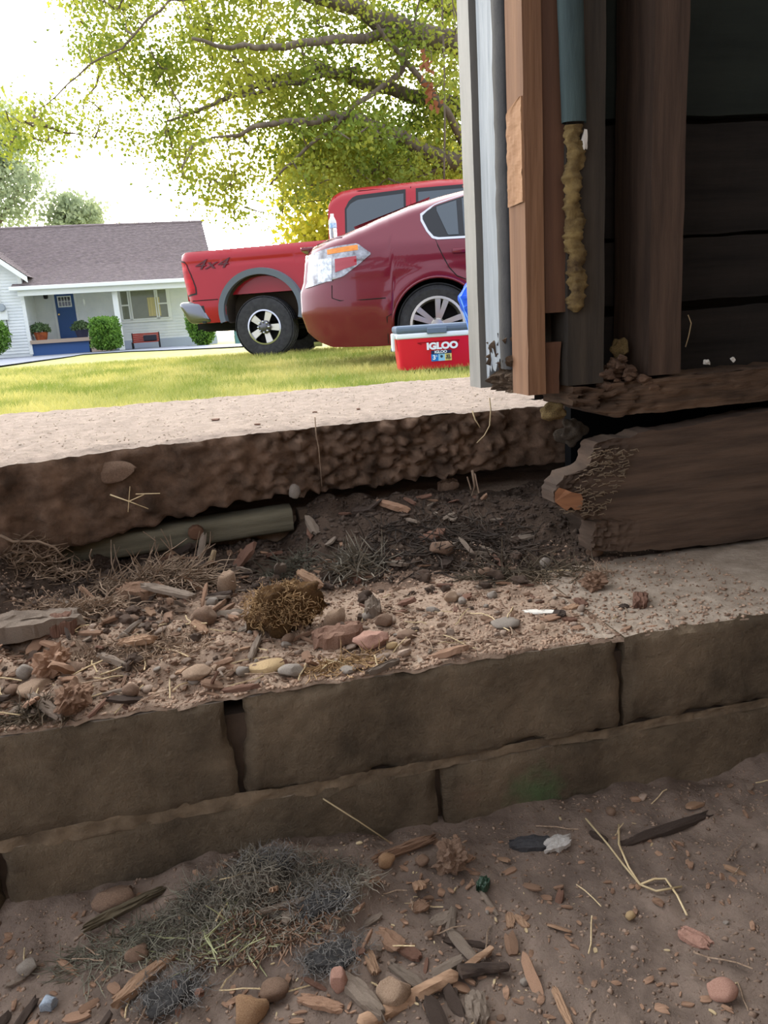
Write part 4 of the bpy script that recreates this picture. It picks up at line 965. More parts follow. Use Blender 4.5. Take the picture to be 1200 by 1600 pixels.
# large spreading tree, trunk out of sight beyond the door jamb
TY = 13.0
tb = wy(905, 540, TY); tb.z = .1
def at(x, y, Y): return wy(x, y, Y)
trunk = ([tb, tb + Vector((.05, 0, 1.2)), at(900, 250, TY), at(890, 60, TY), at(880, -200, TY), at(860, -420, TY)], .42, .20)
limbs = [([at(895, 90, TY), at(745, 78, TY - .3), at(640, 50, TY - .6), at(560, 10, TY - .9), at(470, -10, TY - 1.1), at(330, -20, TY - 1.4)], .20, .03),
         ([at(640, 50, TY - .6), at(520, 62, TY - 1.4), at(400, 75, TY - 1.8), at(300, 60, TY - 2.2)], .07, .015),
         ([at(898, 190, TY), at(745, 175, TY + .4), at(640, 150, TY + .2), at(500, 105, TY - .2), at(385, 140, TY - .6), at(260, 190, TY - .8)], .15, .012),
         ([at(560, 110, TY), at(470, 130, TY - .8), at(380, 150, TY - 1.4)], .05, .015),
         ([at(898, 260, TY), at(735, 255, TY - .4), at(660, 235, TY - .7), at(560, 185, TY - 1.1), at(450, 190, TY - 1.5), at(330, 215, TY - 1.6)], .16, .012),
         ([at(745, 265, TY - .4), at(640, 265, TY - .5), at(520, 262, TY - .2), at(460, 258, TY)], .07, .012),
         ([at(892, 40, TY), at(740, 15, TY + .8), at(670, -10, TY + .9), at(500, -90, TY + 1), at(250, -160, TY + .6)], .22, .03),
         ([at(735, 250, TY - .3), at(700, 175, TY - .8), at(632, 95, TY - 1.0), at(590, 40, TY - 1.2)], .06, .02),
         ([at(645, 50, TY - .6), at(628, 110, TY - .9), at(560, 160, TY - 1.2), at(480, 230, TY - 1.5), at(420, 290, TY - 1.6)], .05, .01),
         ([at(330, -20, TY - 1.4), at(230, 30, TY - 1.6), at(120, 120, TY - 1.6), at(40, 190, TY - 1.6)], .018, .005)]
reg = [([(90, -60), (740, -60), (740, 60), (480, 80), (330, 110), (160, 120), (110, 60)], 165), ([(330, 60), (740, 60), (740, 290), (600, 290), (470, 250), (400, 200), (330, 150)], 170),
       ([(150, 90), (340, 90), (420, 220), (380, 300), (300, 330), (240, 230)], 40), ([(-20, 90), (110, 100), (180, 170), (240, 260), (150, 280), (60, 250), (-20, 250)], 22), ([(-300, -300), (740, -300), (740, -60), (90, -60)], 70),
       ([(250, 200), (480, 210), (480, 330), (430, 345), (350, 350), (290, 330)], 26), ([(430, 150), (740, 200), (740, 295), (520, 310), (440, 290)], 90)]
cl = []
for poly, n in reg:
    x0, x1 = min(p[0] for p in poly), max(p[0] for p in poly); y0, y1 = min(p[1] for p in poly), max(p[1] for p in poly); k = 0
    while k < n:
        p = (U(x0, x1), U(y0, y1))
        if inpoly(p, poly): cl.append(tuple(at(p[0], p[1], TY + .1 + random.gauss(0, 1.0)))); k += 1
tree('spreading_tree', tb, trunk, limbs, cl, m_leaf, 'large spreading green tree overhanging the red vehicles', .072, 92, .44, .42, twig_r=.017)
# yellow tree further back
ty_ = wy(640, 520, 21); ty_.z = .1
cl = []
for i in range(320):
    y = U(225, 400); x = U(455, 800) + (max(0, 300 - y) * .15) * U(-1, 1)
    if y > 330 and x < 470 + (y - 330) * -.2: continue
    cl.append(tuple(at(x, y, 21 + random.gauss(0, 1.1))))
tree('yellowing_tree', ty_, ([ty_, at(650, 420, 21), at(660, 330, 21), at(660, 250, 21)], .28, .12), [([at(655, 350, 21), at(580, 310, 20.6), at(500, 290, 20.4)], .12, .02), ([at(658, 320, 21), at(720, 280, 21), at(790, 250, 21)], .12, .02), ([at(655, 380, 21), at(570, 365, 21.5), at(490, 350, 21.3)], .10, .02)],
     cl, m_leafy, 'yellow green tree standing behind the truck cab', .15, 60, .75, .28)
# hazy trees behind the house
tg = wy(20, 520, 46); tg.z = .2; cl = []
for i in range(150):
    y = U(165, 345); lim = interp([(165, 10), (200, 18), (240, 38), (290, 58), (345, 36)], y); x = lim - abs(random.gauss(0, 55))
    cl.append(tuple(at(x, y, 46 + random.gauss(0, 1.2))))
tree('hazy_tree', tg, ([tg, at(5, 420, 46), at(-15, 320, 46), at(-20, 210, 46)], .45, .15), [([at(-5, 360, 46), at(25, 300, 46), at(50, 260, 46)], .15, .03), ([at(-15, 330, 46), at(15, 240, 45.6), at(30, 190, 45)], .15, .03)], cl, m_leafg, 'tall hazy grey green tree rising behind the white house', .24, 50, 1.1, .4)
tg = wy(105, 520, 45); tg.z = .2; cl = []
for i in range(44):
    a = U(0, 6.28); r = U(0, 1) ** .5; cl.append(tuple(at(112 + 38 * r * math.cos(a), 335 + 26 * r * math.sin(a), 45 + random.gauss(0, .8))))
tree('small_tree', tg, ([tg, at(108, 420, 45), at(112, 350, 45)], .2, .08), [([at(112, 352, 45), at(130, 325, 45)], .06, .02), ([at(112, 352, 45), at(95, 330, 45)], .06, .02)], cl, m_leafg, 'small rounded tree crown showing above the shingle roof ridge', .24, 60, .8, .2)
# dead leaves and a dangling vine
for (x, y, s_, lb) in ((664, 93, .20, 'rust coloured dead leaf cluster high beside the thick limb'), (676, 142, .24, 'rust coloured dead leaf cluster hanging below the thick limb')):
    c = at(x, y, 11.6); q = thing('dead_leaf_sprig', c, lb, 'leaf sprig')
    P = np.array([[c.x + random.gauss(0, .035), c.y + random.gauss(0, .05), c.z + random.gauss(0, .09) - .05] for _ in range(16)])
    V, F = leaves(P, .12, down=.8); quick('leaves', V, F, m_rust, q, 'stuff', origin=c)
    b = MB(); b.tube(curve(c + Vector((0, 0, .5)), c - Vector((0, 0, .1)), 6, .05), .006, 4); b.build('stem', m_bark, q)
q = thing('dangling_vine', at(692, 290, 11.4), 'thin bare vine hanging down in front of the tree limbs', 'vine')
b = MB(); b.tube(curve(at(690, -60, 11.4), at(694, 285, 11.4), 24, .012), .014, 5); b.build('stem', m_bark, q, smooth=True)
b = MB(); b.tube(curve(at(714, -60, 11.5), at(730, 120, 11.5), 14, .03), .008, 4); b.build('tendril', m_bark, q)
b = MB(); b.tube(curve(at(700, -60, 11.4), at(718, 90, 11.4), 14, .03), .008, 4); b.build('tendril', m_bark, q)

# ================================================================ COOLER AND TARP
m_cool = mat('red cooler plastic', (206, 20, 44), rough=.38, spec=.4)
m_coolw = mat('white cooler plastic', (226, 234, 236), rough=.4)
m_lid = mat('slate grey cooler lid', (98, 112, 128), rough=.5)
CD = 5.55
c0, c1 = wy(622, 577, CD), wy(743, 566, CD)
cx = (c0.x + c1.x) / 2; cwid = (c1.x - c0.x) * 1.0; cz = c0.z - .012; chh = (wy(622, 510, CD).z - cz)
fK = Matrix.Translation((cx, CD, cz)) @ Matrix.Rotation(rad(3), 4, 'Z')
ck = empty('drink_cooler', fK @ Vector((0, 0, 0)), 'red drink cooler with grey lid and white rim on the grass', 'cooler')
W2 = cwid / 2; dp = .34; h1 = chh * .70; h2 = chh * .83
b = MB(fK); bm = bmesh.new(); bmesh.ops.create_cube(bm, size=1)
for v in bm.verts: v.co = Vector((v.co.x * 2 * (W2 - (.018 if v.co.z < 0 else 0)), dp / 2 + v.co.y * (dp - (.03 if v.co.z < 0 else 0)), h1 / 2 + v.co.z * h1))
bmesh.ops.bevel(bm, geom=[e for e in bm.edges if abs(e.verts[0].co.z - e.verts[1].co.z) > .05], offset=.03, segments=3, affect='EDGES', profile=.5); b.bm(bm)
b.build('body', m_cool, ck, smooth=40)
b = MB(fK); b.bbox((-W2 - .005, -.006, h1), (W2 + .005, dp + .006, h2), .012); b.build('white_rim', m_coolw, ck)
b = MB(fK); b.bbox((-W2 - .004, -.010, h2), (W2 + .004, dp + .01, chh), .018); b.build('lid', m_lid, ck)
b = MB(fK); b.bbox((-.06, -.02, h2 - .012), (.08, .0, h2 + .03), .006); b.build('latch', m_lid, ck)
for sg in (-1, 1):
    b = MB(fK); b.bbox((sg * (W2 + .022) - .012, .03, h1 * .62), (sg * (W2 + .022) + .012, .085, h2 + .005), .008); b.build('handle', m_coolw, ck)
    b = MB(fK); b.lathe([(0, .03), (.012, .03), (.014, 0)], 10, lambda a, c, h: (sg * (W2 + .01 + h), .055 + a, h1 * .68 + c)); b.build('handle_pivot', m_lid, ck)
fr_ = lambda y: -.001 + .013 * (1 - y / h1)
m_groove = mat('cooler groove', (150, 10, 30), rough=.5)
b = MB(fK)
for a, c in (((-.13, .86), (.17, .88)), ((-.13, .86), (-.10, .80)), ((.17, .88), (.12, .66))):
    b.tube([(a[0], fr_(a[1] * h1) - .001, a[1] * h1), (c[0], fr_(c[1] * h1) - .001, c[1] * h1)], .003, 4)
b.build('moulded_groove', m_groove, ck)
fX = lambda x, z: fK @ Matrix.Translation((x, fr_(z) - .004, z)) @ Matrix.Rotation(rad(86.5), 4, 'X')
text('IGLOO', .062, m_coolw, 'brand_lettering', ck, fX(.045, h1 * .72), bold=.0035, sx=1.15)
def stk(x0, x1, z0, z1, c, nm):
    b = MB(fK); b.box((x0, fr_(z0) - .003, z0), (x1, fr_(z1) + .004, z1)); return b.build(nm, mat(nm + ' ' + str(c), c, rough=.5), ck)
sx0, sx1 = -.035, .11; zA, zB, zC = h1 * .24, h1 * .47, h1 * .58
st = stk(sx0, sx1, zB, zC, (34, 44, 84), 'sticker'); s1_ = stk(sx0, sx0 + .05, zA, zB, (40, 130, 206), 'sticker'); s2_ = stk(sx0 + .05, sx0 + .097, zA, zB, (150, 206, 232), 'sticker'); s3_ = stk(sx0 + .097, sx1, zA, zB, (236, 220, 130), 'sticker')
ink = mat('sticker ink', (52, 60, 70), rough=.6)
text('IGLOO', .026, m_coolw, 'small_lettering', st, fX(sx0 + .068, zB + .013), bold=.001, sx=1.1)
text('3', .045, m_coolw, 'day_number', s1_, fX(sx0 + .020, (zA + zB) / 2), bold=.0015); text('3', .02, m_coolw, 'small_number', s1_, fX(sx0 + .037, (zA + zB) / 2 + .01))
text('52', .028, ink, 'capacity_number', s3_, fX(sx0 + .12, zB - .02), bold=.0008); text('9', .022, ink, 'capacity_number', s3_, fX(sx0 + .108, zA + .015)); text('QT', .018, ink, 'capacity_unit', s3_, fX(sx0 + .13, zA + .015))
b = MB(fK); b.lathe([(0, 0), (.010, 0), (.010, .003), (0, .003)], 8, lambda a, c, h: (sx0 + .073 + a, fr_(zA) - .002 - h, (zA + zB) / 2 + .006 + c)); b.build('sticker_symbol', ink, s2_)
# blue tarp bundled beside the jamb
m_tarp = mat('blue tarp', (20, 76, 214), (44, 112, 236), sc=6, rough=.32, spec=.5, tl=.25)
DY = 5.05
q = thing('blue_tarp', wy(750, 598, DY), 'crumpled blue plastic tarp standing beside the cooler', 'tarp')
prof = [(424, 742), (430, 730), (440, 722), (458, 712), (478, 719), (500, 727), (520, 734), (545, 740), (575, 742), (600, 742)]
b = MB()
def tarp(u, v):
    y = 600 - 178 * v; xl = interp(prof, y); c = wy(790, y, DY); l = wy(xl, y, DY); r = max(.03, c.x - l.x)
    a = 2 * math.pi * u; f = abs(noise.noise(Vector((math.cos(a) * 1.8, math.sin(a) * 1.8, v * 4)))) + .5 * abs(noise.noise(Vector((math.cos(a) * 4, math.sin(a) * 4, v * 9))))
    k = 1 - .5 * f if abs(math.cos(a) + 1) > .06 else 1 - .12 * f
    if v > .97: k *= .6
    return (c.x + r * k * math.cos(a), c.y + r * .8 * k * math.sin(a), max(c.z, lawn_z(c.x, c.y) - .005) + .03 * noise.noise(Vector((math.cos(a) * 2, math.sin(a) * 2, 5))) * v)
b.grid(90, 60, tarp); b.build('tarp_sheet', m_tarp, q)
b = MB()
for i in range(3):
    a0 = tarp(.42 + i * .06, .8); b.tube([a0, tarp(.43 + i * .06, .55), tarp(.44 + i * .06, .3)], .006, 4)
b.build('tarp_fold', mat('pale tarp edge', (120, 170, 250), rough=.4), q, 'stuff')

# ================================================================ RUBBLE ON THE LEDGE
def ledge_h(s, t):
    L = ss(-.12, .13, s); L = 1 - L
    B = ss(.72, .88, t); fr = ss(WT - .002, WT + .05, t)
    a = -.004 + .009 * (1 - ss(.27, .43, s)) * (.35 + .65 * ss(.70, .82, t)) + .004 * (1 - ss(.2, .5, s))
    a += L * fr * (.010 + .012 * B)
    n = fbm(s * 26, t * 26, 3, 4); a += (.0045 + .010 * L * fr) * n * (1 - .75 * ss(.3, .42, s) * (1 - ss(.86, .92, t)))
    v = ss(-.26, -.20, s) * (1 - ss(.06, .14, s))                         # hollow under the old board
    bank = ss(.90, 1.13, t) * (1 - ss(.50, .60, s)); a += bank * (.068 - .06 * v + .014 * fbm(s * 16, t * 16, 6, 4))
    a += .045 * math.exp(-(((s + .34) / .07) ** 2 + ((t - .95) / .06) ** 2)) * (1 + .6 * n)
    a += .02 * 0.3 * math.exp(-(((s + .20) / .08) ** 2 + ((t - .90) / .05) ** 2))
    return WZ + a
m_soil = mat('crumbly ledge soil', (138, 116, 98), (200, 175, 152), sc=20, rough=1, bump=1, bsc=130, bdist=.006, lo=.3, hi=.7, spec=.12)
b = MB(SM)
ls = [-1.05 + .03 * i for i in range(18)] + [-.51 + .0055 * i for i in range(215)] + [.68 + .03 * i for i in range(20)]
lt = [WT + .0015] + [WT + .006 + .006 * i for i in range(78)]
nv = len(lt)
b.add([(s, t if j else WT + .004 + .004 * fbm(s * 60, 2, 2, 3), ledge_h(s, t) - (.004 if j == 0 else 0)) for s in ls for j, t in enumerate(lt)], [(i * nv + j, (i + 1) * nv + j, (i + 1) * nv + j + 1, i * nv + j + 1) for i in range(len(ls) - 1) for j in range(nv - 1)])
m_soil_half = mat('half shaded soil', (98, 81, 69), (146, 122, 104), sc=20, rough=1, bump=1, bsc=130, bdist=.008, lo=.3, hi=.7, spec=.12)  # same soil in a middle tone, easing into the painted shade
m_soil_shade = mat('shade dark soil', (66, 55, 47), (106, 89, 76), sc=20, rough=1, bump=1, bsc=110, bdist=.01, lo=.3, hi=.7, spec=.12)  # same soil darkened to stand in for shade under the slab
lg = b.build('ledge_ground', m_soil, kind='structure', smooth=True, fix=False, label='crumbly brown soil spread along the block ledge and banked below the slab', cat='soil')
lg.data.materials.append(m_soil_half); lg.data.materials.append(m_soil_shade); nf_ = 0
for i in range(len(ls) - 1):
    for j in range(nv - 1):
        d = lt[j] - .905 - .03 * fbm(ls[i] * 14, lt[j] * 14, 2, 3) + .05 * (1 - ss(-.2, .0, ls[i])); lg.data.polygons[nf_].material_index = 2 if d > .03 else 1 if d > 0 else 0; nf_ += 1  # shade on the bank is painted by swapping to darker soil with depth
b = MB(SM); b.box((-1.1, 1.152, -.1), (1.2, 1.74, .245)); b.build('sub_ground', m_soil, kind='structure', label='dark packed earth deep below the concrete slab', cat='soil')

def pxm(p): return (S(p) - O).dot(_F) / FOC
m_chip = mat('brown wood chip', (112, 86, 68), (158, 126, 102), sc=30, st=(1, 4, 4), rough=.95, bump=.4, bsc=60, rnd=.35)
m_chipo = mat('orange wood chip', (130, 101, 78), (174, 142, 114), sc=30, st=(1, 4, 4), rough=.9, bump=.4, bsc=60, rnd=.15)
m_chipg = mat('grey weathered wood', (104, 92, 80), (150, 134, 118), sc=30, st=(1, 5, 5), rough=.95, bump=.5, bsc=70, rnd=.15)
m_chipr = mat('red brown rotten wood', (98, 70, 57), (136, 102, 84), sc=30, st=(1, 5, 5), rough=.95, bump=.5, bsc=70, rnd=.15)
m_chipd = mat('dark rotten wood', (52, 42, 36), (84, 70, 60), sc=30, st=(1, 5, 5), rough=.95, bump=.5, bsc=70)
m_peb = mat('pebble', (124, 106, 92), (164, 144, 126), sc=22, rough=.9, bump=.4, bsc=90, rnd=.3)
m_stone = mat('tan stone', (138, 114, 92), (174, 148, 124), sc=26, rough=.9, bump=.5, bsc=90)
m_stoneb = mat('brown stone', (106, 84, 68), (142, 116, 96), sc=26, rough=.9, bump=.5, bsc=90)
m_stoneo = mat('orange stone', (140, 106, 76), (176, 142, 108), sc=26, rough=.9, bump=.5, bsc=90)
m_stoney = mat('yellowish stone', (158, 132, 94), (190, 164, 124), sc=26, rough=.9, bump=.4, bsc=90)
m_stoneg = mat('grey stone', (118, 108, 98), (150, 140, 128), sc=26, rough=.9, bump=.4, bsc=90)
m_stonep = mat('pink stone', (148, 110, 94), (176, 138, 120), sc=26, rough=.9, bump=.4, bsc=90)
m_pale = mat('pale flake', (210, 204, 190), (228, 224, 214), sc=30, rough=.8)
m_straw = mat('dry straw', (170, 148, 110), (206, 186, 148), sc=20, rough=.8, rnd=.2)
m_root = mat('fine root', (120, 100, 82), (160, 138, 116), sc=20, rough=.95, rnd=.2)
m_hay = mat('grey hay', (82, 77, 68), (152, 143, 126), sc=8, rough=.9)
m_lint = mat('dark lint', (44, 43, 42), (72, 70, 68), sc=12, rough=1)
m_moss = mat('golden brown moss', (120, 94, 64), (180, 148, 106), sc=14, rough=1)
def stone_mesh(nm, m, seed, sub=2, cuts=6, rough=.12):
    rs = random.Random(seed); bm = bmesh.new(); bmesh.ops.create_icosphere(bm, subdivisions=sub, radius=.5)
    pl = [(Vector((rs.gauss(0, 1), rs.gauss(0, 1), rs.gauss(0, 1))).normalized(), rs.uniform(.30, .42)) for _ in range(cuts)]
    for v in bm.verts:
        for n, d in pl:
            k = v.co.dot(n) - d
            if k > 0: v.co -= n * k
        v.co *= 1 + rough * noise.noise(v.co * 3 + Vector((seed, 0, 0))) + (.035 * fbm(v.co.x * 11, v.co.y * 11, v.co.z * 11 + seed, 3) if sub > 2 else 0)
    lo = [min(v.co[i] for v in bm.verts) for i in range(3)]; hi = [max(v.co[i] for v in bm.verts) for i in range(3)]
    for v in bm.verts: v.co = Vector([(v.co[i] - lo[i]) / (hi[i] - lo[i]) - .5 for i in range(3)])
    me = bpy.data.meshes.new(nm); bm.to_mesh(me); bm.free(); me.materials.append(m)
    if cuts < 4: shade(me)
    else: shade(me, 38)
    return me
def chip_mesh(nm, m, seed, n=7, w=5, rag=.16, groove=.18, bend=.06):
    rs = random.Random(seed); bm = MB(); k = []
    for i in range(n):
        u = i / (n - 1); ring = []
        for j in range(2 * w):
            top = j < w; v = (j if top else 2 * w - 1 - j) / (w - 1)
            g = noise.noise(Vector((u * 1.3, v * 5, seed))) * groove; taper = 1 - .35 * abs(2 * u - 1) ** 3
            x = u - .5 + (rag * noise.noise(Vector((v * 4.5, seed, 7 * u))) if i in (0, n - 1) else 0)
            y = (v - .5) * taper + .06 * noise.noise(Vector((u * 3, seed, 2)))
            z = (.5 if top else -.5) * (.55 + .45 * math.sin(math.pi * (v * .8 + .1))) * taper + (g if top else g * .5) + bend * math.sin(u * 3 + seed)
            ring.append((x, y, z))
        k.append(ring)
    q = 2 * w; f = [(i * q + j, i * q + (j + 1) % q, (i + 1) * q + (j + 1) % q, (i + 1) * q + j) for i in range(n - 1) for j in range(q)]
    f += [(j, j + 1, q - 2 - j, q - 1 - j) for j in range(w - 1)] + [tuple((n - 1) * q + a for a in (j, j + 1, q - 2 - j, q - 1 - j)) for j in range(w - 1)]
    if n > 7:
        for r in k:
            for i, p in enumerate(r):
                r[i] = (p[0] + .05 * fbm(p[0] * 5, p[1] * 9, p[2] * 9 + seed, 3), p[1] + .10 * fbm(p[0] * 3, p[1] * 6 + seed, p[2] * 6, 4), p[2] + .22 * fbm(p[0] * 2.5, p[1] * 8, p[2] * 3 - seed, 4))
    me = bpy.data.meshes.new(nm); me.from_pydata([p for r in k for p in r], [], f); me.materials.append(m)
    bm2 = bmesh.new(); bm2.from_mesh(me); bmesh.ops.recalc_face_normals(bm2, faces=bm2.faces[:]); bm2.to_mesh(me); bm2.free()
    return me
def put(name, me, p, dims, yaw=0, tilt=0, roll=0, label=None, cat=None, group=None, lift=.35):
    o = link(bpy.data.objects.new(name, me)); w = S(p); o.scale = dims; o.rotation_mode = 'XYZ'
    o.rotation_euler = (roll, tilt, yaw + PSI); zz = max(abs(math.cos(tilt) * math.cos(roll)) * dims[2], abs(math.sin(tilt)) * dims[0], abs(math.sin(roll)) * dims[1])
    o.location = (w.x, w.y, w.z + zz * lift); WM[o] = Matrix.Translation(o.location)
    return tag(o, label, cat, group)
LG, FL = ledge_h, floor_h
_sd = [100]
def nid(): _sd[0] += 1; return _sd[0]
def stone(x, y, w, h, m, label, hf=LG, z0=WZ, yaw=0, depth=.8, name='stone', cuts=6, tilt=0, roll=0, lift=.35, rough=.16, ridge=0):
    p = surf(x, y + h * .25, hf, z0); k = pxm(p)
    if name == 'wood_chunk' or name == 'clod':
        me = stone_mesh(name, m, nid(), 4, cuts, rough)
        for v in me.vertices:
            c = v.co; v.co = c * (1 + .55 * (abs(fbm(c.x * 2.2, c.y * 11, c.z * 9 + 7.3, 4)) - .25))
        for q_ in me.polygons: q_.use_smooth = False
        return put(name, me, p, (w * k, w * k * depth, h * k), yaw, tilt, roll, label, 'stone', lift=lift)
    return put(name, stone_mesh(name, m, nid(), 3, cuts, rough), p, (w * k, w * k * depth, h * k), yaw, tilt, roll, label, 'stone' if name != 'brick_fragment' else 'brick', lift=lift)
def wood(x, y, L, W, T, ang, m, label, hf=LG, z0=WZ, name='wood_chip', tilt=0, roll=0, lift=.4, n=16, w=9, cat='wood chip', rag=.16, bend=.04):
    """L, W, T in pixels of the photograph's scale, ang = direction on the ground (degrees from the wall line)"""
    p = surf(x, y, hf, z0); k = pxm(p)
    return put(name, chip_mesh(name, m, nid(), n, w, rag, .2, bend), p, (L * k, W * k, T * k), rad(ang), tilt, roll, label, cat, lift=lift)
# stones
stone(356, 918, 30, 50, m_stone, 'oblong tan stone standing upright behind the mossy clump', cuts=2, depth=.7, roll=.15, tilt=.2)
stone(320, 966, 44, 34, m_stoneb, 'brown wedge shaped stone below the oblong upright stone', yaw=.6)
stone(522, 970, 42, 34, m_stone, 'angular tan stone beside the mossy root clump', yaw=.4)
stone(600, 972, 30, 24, m_stoneb, 'dark brown stone behind the broken brick piece')
stone(307, 1052, 48, 20, m_stone, 'flat tan stone on the ledge above the open joint', cuts=3, yaw=.3)
stone(205, 1080, 27, 22, m_stoneb, 'round brown stone near the ledge edge', cuts=2)
stone(418, 1042, 58, 20, m_stoney, 'flat yellowish stone with pointed end on the ledge', cuts=5, yaw=.25)
stone(372, 1046, 14, 15, m_stone, 'tiny tan round pebble beside the yellowish flat stone', cuts=1)
stone(40, 1052, 26, 26, m_stoneg, 'round greyish stone by the rotten plank', cuts=1)
stone(55, 1078, 52, 26, m_stone, 'lumpy tan stone resting low among wood crumbs', cuts=3)
stone(706, 935, 24, 20, m_stone, 'round tan stone at the foot of dark soil bank', cuts=2)
stone(852, 882, 19, 20, m_stoneg, 'round grey stone among dark roots at the joist end', cuts=1)
stone(790, 976, 44, 14, m_stoneg, 'flat grey stone lying on pale ledge dust', cuts=3)
stone(612, 1010, 20, 13, m_stoney, 'small pale yellow stone near the ledge edge', cuts=5)
stone(455, 1050, 40, 22, m_stoneg, 'dull grey flat stone beside the yellowish stone', cuts=4)
stone(636, 992, 34, 12, m_stoneb, 'thin flat brown stone right of the brick piece', cuts=4)
stone(758, 896, 26, 18, m_stoneb, 'dark brown stone half buried in the shaded bank', cuts=3)
stone(690, 860, 40, 26, m_stoneb, 'large dark stone sunk in the shaded soil bank', cuts=5)
stone(930, 862, 30, 18, m_stoneb, 'dark flat stone tucked under the rim joist end', cuts=4)
stone(115, 1050, 44, 26, m_stoneb, 'brown stone between wood chunk and fibrous lump', cuts=5)
stone(250, 1010, 22, 14, m_stone, 'small tan stone beside the tan bark chip', cuts=2)
stone(580, 1005, 60, 30, m_stonep, 'pinkish crumbling stone against the brick piece', cuts=9, depth=.7, rough=.4)
wood(528, 1002, 76, 46, 26, 6, mat('brick red tan', (128, 96, 78), (166, 132, 112), sc=30, rough=1, bump=.6, bsc=90), 'broken piece of reddish brick lying flat on the ledge', name='brick_fragment', cat='brick', rag=.12)
# wood on the ledge
wood(40, 998, 165, 60, 34, 4, m_chipg, 'grey rotten plank end with deep grain beside the rubble', name='rotten_plank', n=26, w=13, cat='plank', rag=.06, lift=.6)
wood(100, 990, 44, 50, 30, 10, m_chipr, 'red brown crumbled end of the rotten plank', name='wood_chunk', cat='wood chunk', lift=.5)
wood(265, 942, 84, 20, 9, -25, m_chipg, 'grey splintered board sticking out of the root mat', name='splintered_board', n=18, cat='board', lift=1.2, tilt=.2)
wood(225, 935, 70, 34, 26, -20, m_chip, 'brown bark lump under the root mat', name='bark_lump', cat='bark', lift=.5)
o = stone(85, 1040, 58, 52, m_chip, 'jagged tan wood chunk in the rubble pile', name='wood_chunk', cuts=2, rough=.7, yaw=.5); o['category'] = 'wood chunk'
o = stone(118, 1095, 70, 58, m_chip, 'layered fibrous wood lump near the ledge edge', name='wood_chunk', cuts=3, rough=.6, yaw=1.2); o['category'] = 'wood chunk'
wood(215, 1008, 50, 22, 12, -10, m_chipo, 'tan bark chip lying above the rubble', rag=.3)
wood(75, 1122, 72, 16, 10, -45, m_chipg, 'pale splintered stick hanging over the ledge edge', name='splintered_stick', tilt=.35, cat='stick', lift=.8)
wood(312, 985, 32, 16, 8, -50, m_chipo, 'yellow tan splinter under the brown wedge stone', tilt=.4)
wood(345, 945, 26, 14, 6, 80, m_chipg, 'small grey bark scrap below the oblong stone')
o = stone(928, 914, 46, 32, m_chip, 'pale brown wood lump with frayed fibres near the joist', name='wood_chunk', cuts=3, rough=.6); o['category'] = 'wood chunk'
wood(908, 944, 12, 32, 8, 5, m_chipr, 'narrow red brown chip standing before the wood lump')
wood(893, 951, 26, 14, 6, 10, m_chipo, 'flat tan chip before the wood lump')
wood(1000, 946, 48, 22, 18, 55, m_chipr, 'red brown wood piece on the pale bare block', name='wood_chunk', cat='wood chunk', rag=.25)
wood(975, 952, 16, 14, 8, 20, m_chipd, 'dark crumb beside the red brown wood piece')
wood(845, 957, 50, 14, 3, -25, m_pale, 'white paint flake on the ledge', name='paint_flake', cat='flake')
wood(890, 970, 22, 12, 6, -20, m_chipr, 'red brown chip below the white flake')
wood(874, 963, 24, 20, 9, 60, m_chipd, 'dark curled chip touching the white flake')
wood(583, 962, 30, 24, 30, 70, m_chipg, 'pale crumpled dead leaf beside the brown stone', name='dead_leaf', cat='leaf', rag=.4, bend=.25)
wood(487, 925, 46, 18, 8, -40, m_chipo, 'tan strip of bark across the mossy clump', tilt=.5, lift=1.0, name='bark_strip', cat='bark')
wood(615, 797, 52, 18, 10, -30, m_chip, 'brown splinter on top of the shaded bank', tilt=.3)
wood(570, 800, 40, 30, 8, -10, m_chipd, 'dark wood scrap under the slab')
wood(640, 815, 10, 36, 6, 30, m_chipg, 'thin grey stick in the shaded bank', tilt=.4)
wood(500, 915, 12, 60, 8, 30, m_chipd, 'dark flat stick leaning behind the mossy clump', tilt=.4)
wood(385, 985, 40, 14, 9, 60, m_chipg, 'grey twig piece left of the mossy clump')
wood(700, 765, 30, 20, 18, 0, m_stoneb, 'dull brown clod tucked under the slab', name='clod', cat='clod')
wood(600, 1045, 60, 12, 10, 25, m_chipg, 'grey broken twig near the ledge edge', name='twig', cat='twig')
# old board wedged under the slab
pb0, pb1 = ht(95, 868, 1.09), ht(458, 812, 1.12)
b = MB(SM)
def ob(u, v):
    p = pb0.lerp(pb1, u); a = 2 * math.pi * v; sx = .020 if abs(math.cos(a)) > .3 else .018
    c, s_ = math.cos(a), math.sin(a); k = (abs(c) ** 6 + abs(s_) ** 6) ** (-1 / 6)
    return (p.x, p.y + .03 + .03 * c * k, p.z - .002 + .0175 * s_ * k * (1 + .05 * fbm(u * 9, v * 3, 2)))
b.grid(80, 24, ob); q = thing('old_timber', S(pb0), 'grey green old timber with a knot wedged under the concrete slab', 'timber')
m_tim = mat('grey green timber', (100, 95, 78), (128, 122, 102), sc=6, st=(1, 1, 10), rough=.9, bump=.4, bsc=20)
b.build('timber', m_tim, q, smooth=True)
kn = ht(306, 834, 1.088); b = MB(SM); b.lathe([(0, .004), (.008, .003), (.0105, 0), (.011, -.01)], 10, lambda x, z, h: (kn.x + x * 1.05, kn.y - h + .002, kn.z + z)); b.build('knot', mat('brown knot', (104, 76, 58), rough=.95), q)
pb2, pb3 = ht(468, 815, 1.12), ht(560, 800, 1.13); b = MB(SM); b.tube([pb2 + Vector((0, .02, 0)), pb3 + Vector((0, .02, 0))], [.017, .014], 7)
b.build('dark_timber', mat('brown buried timber', (70, 58, 46), (92, 76, 62), sc=8, rough=1, bump=.5), smooth=30, label='short brown timber end continuing past the grey green one', cat='timber')
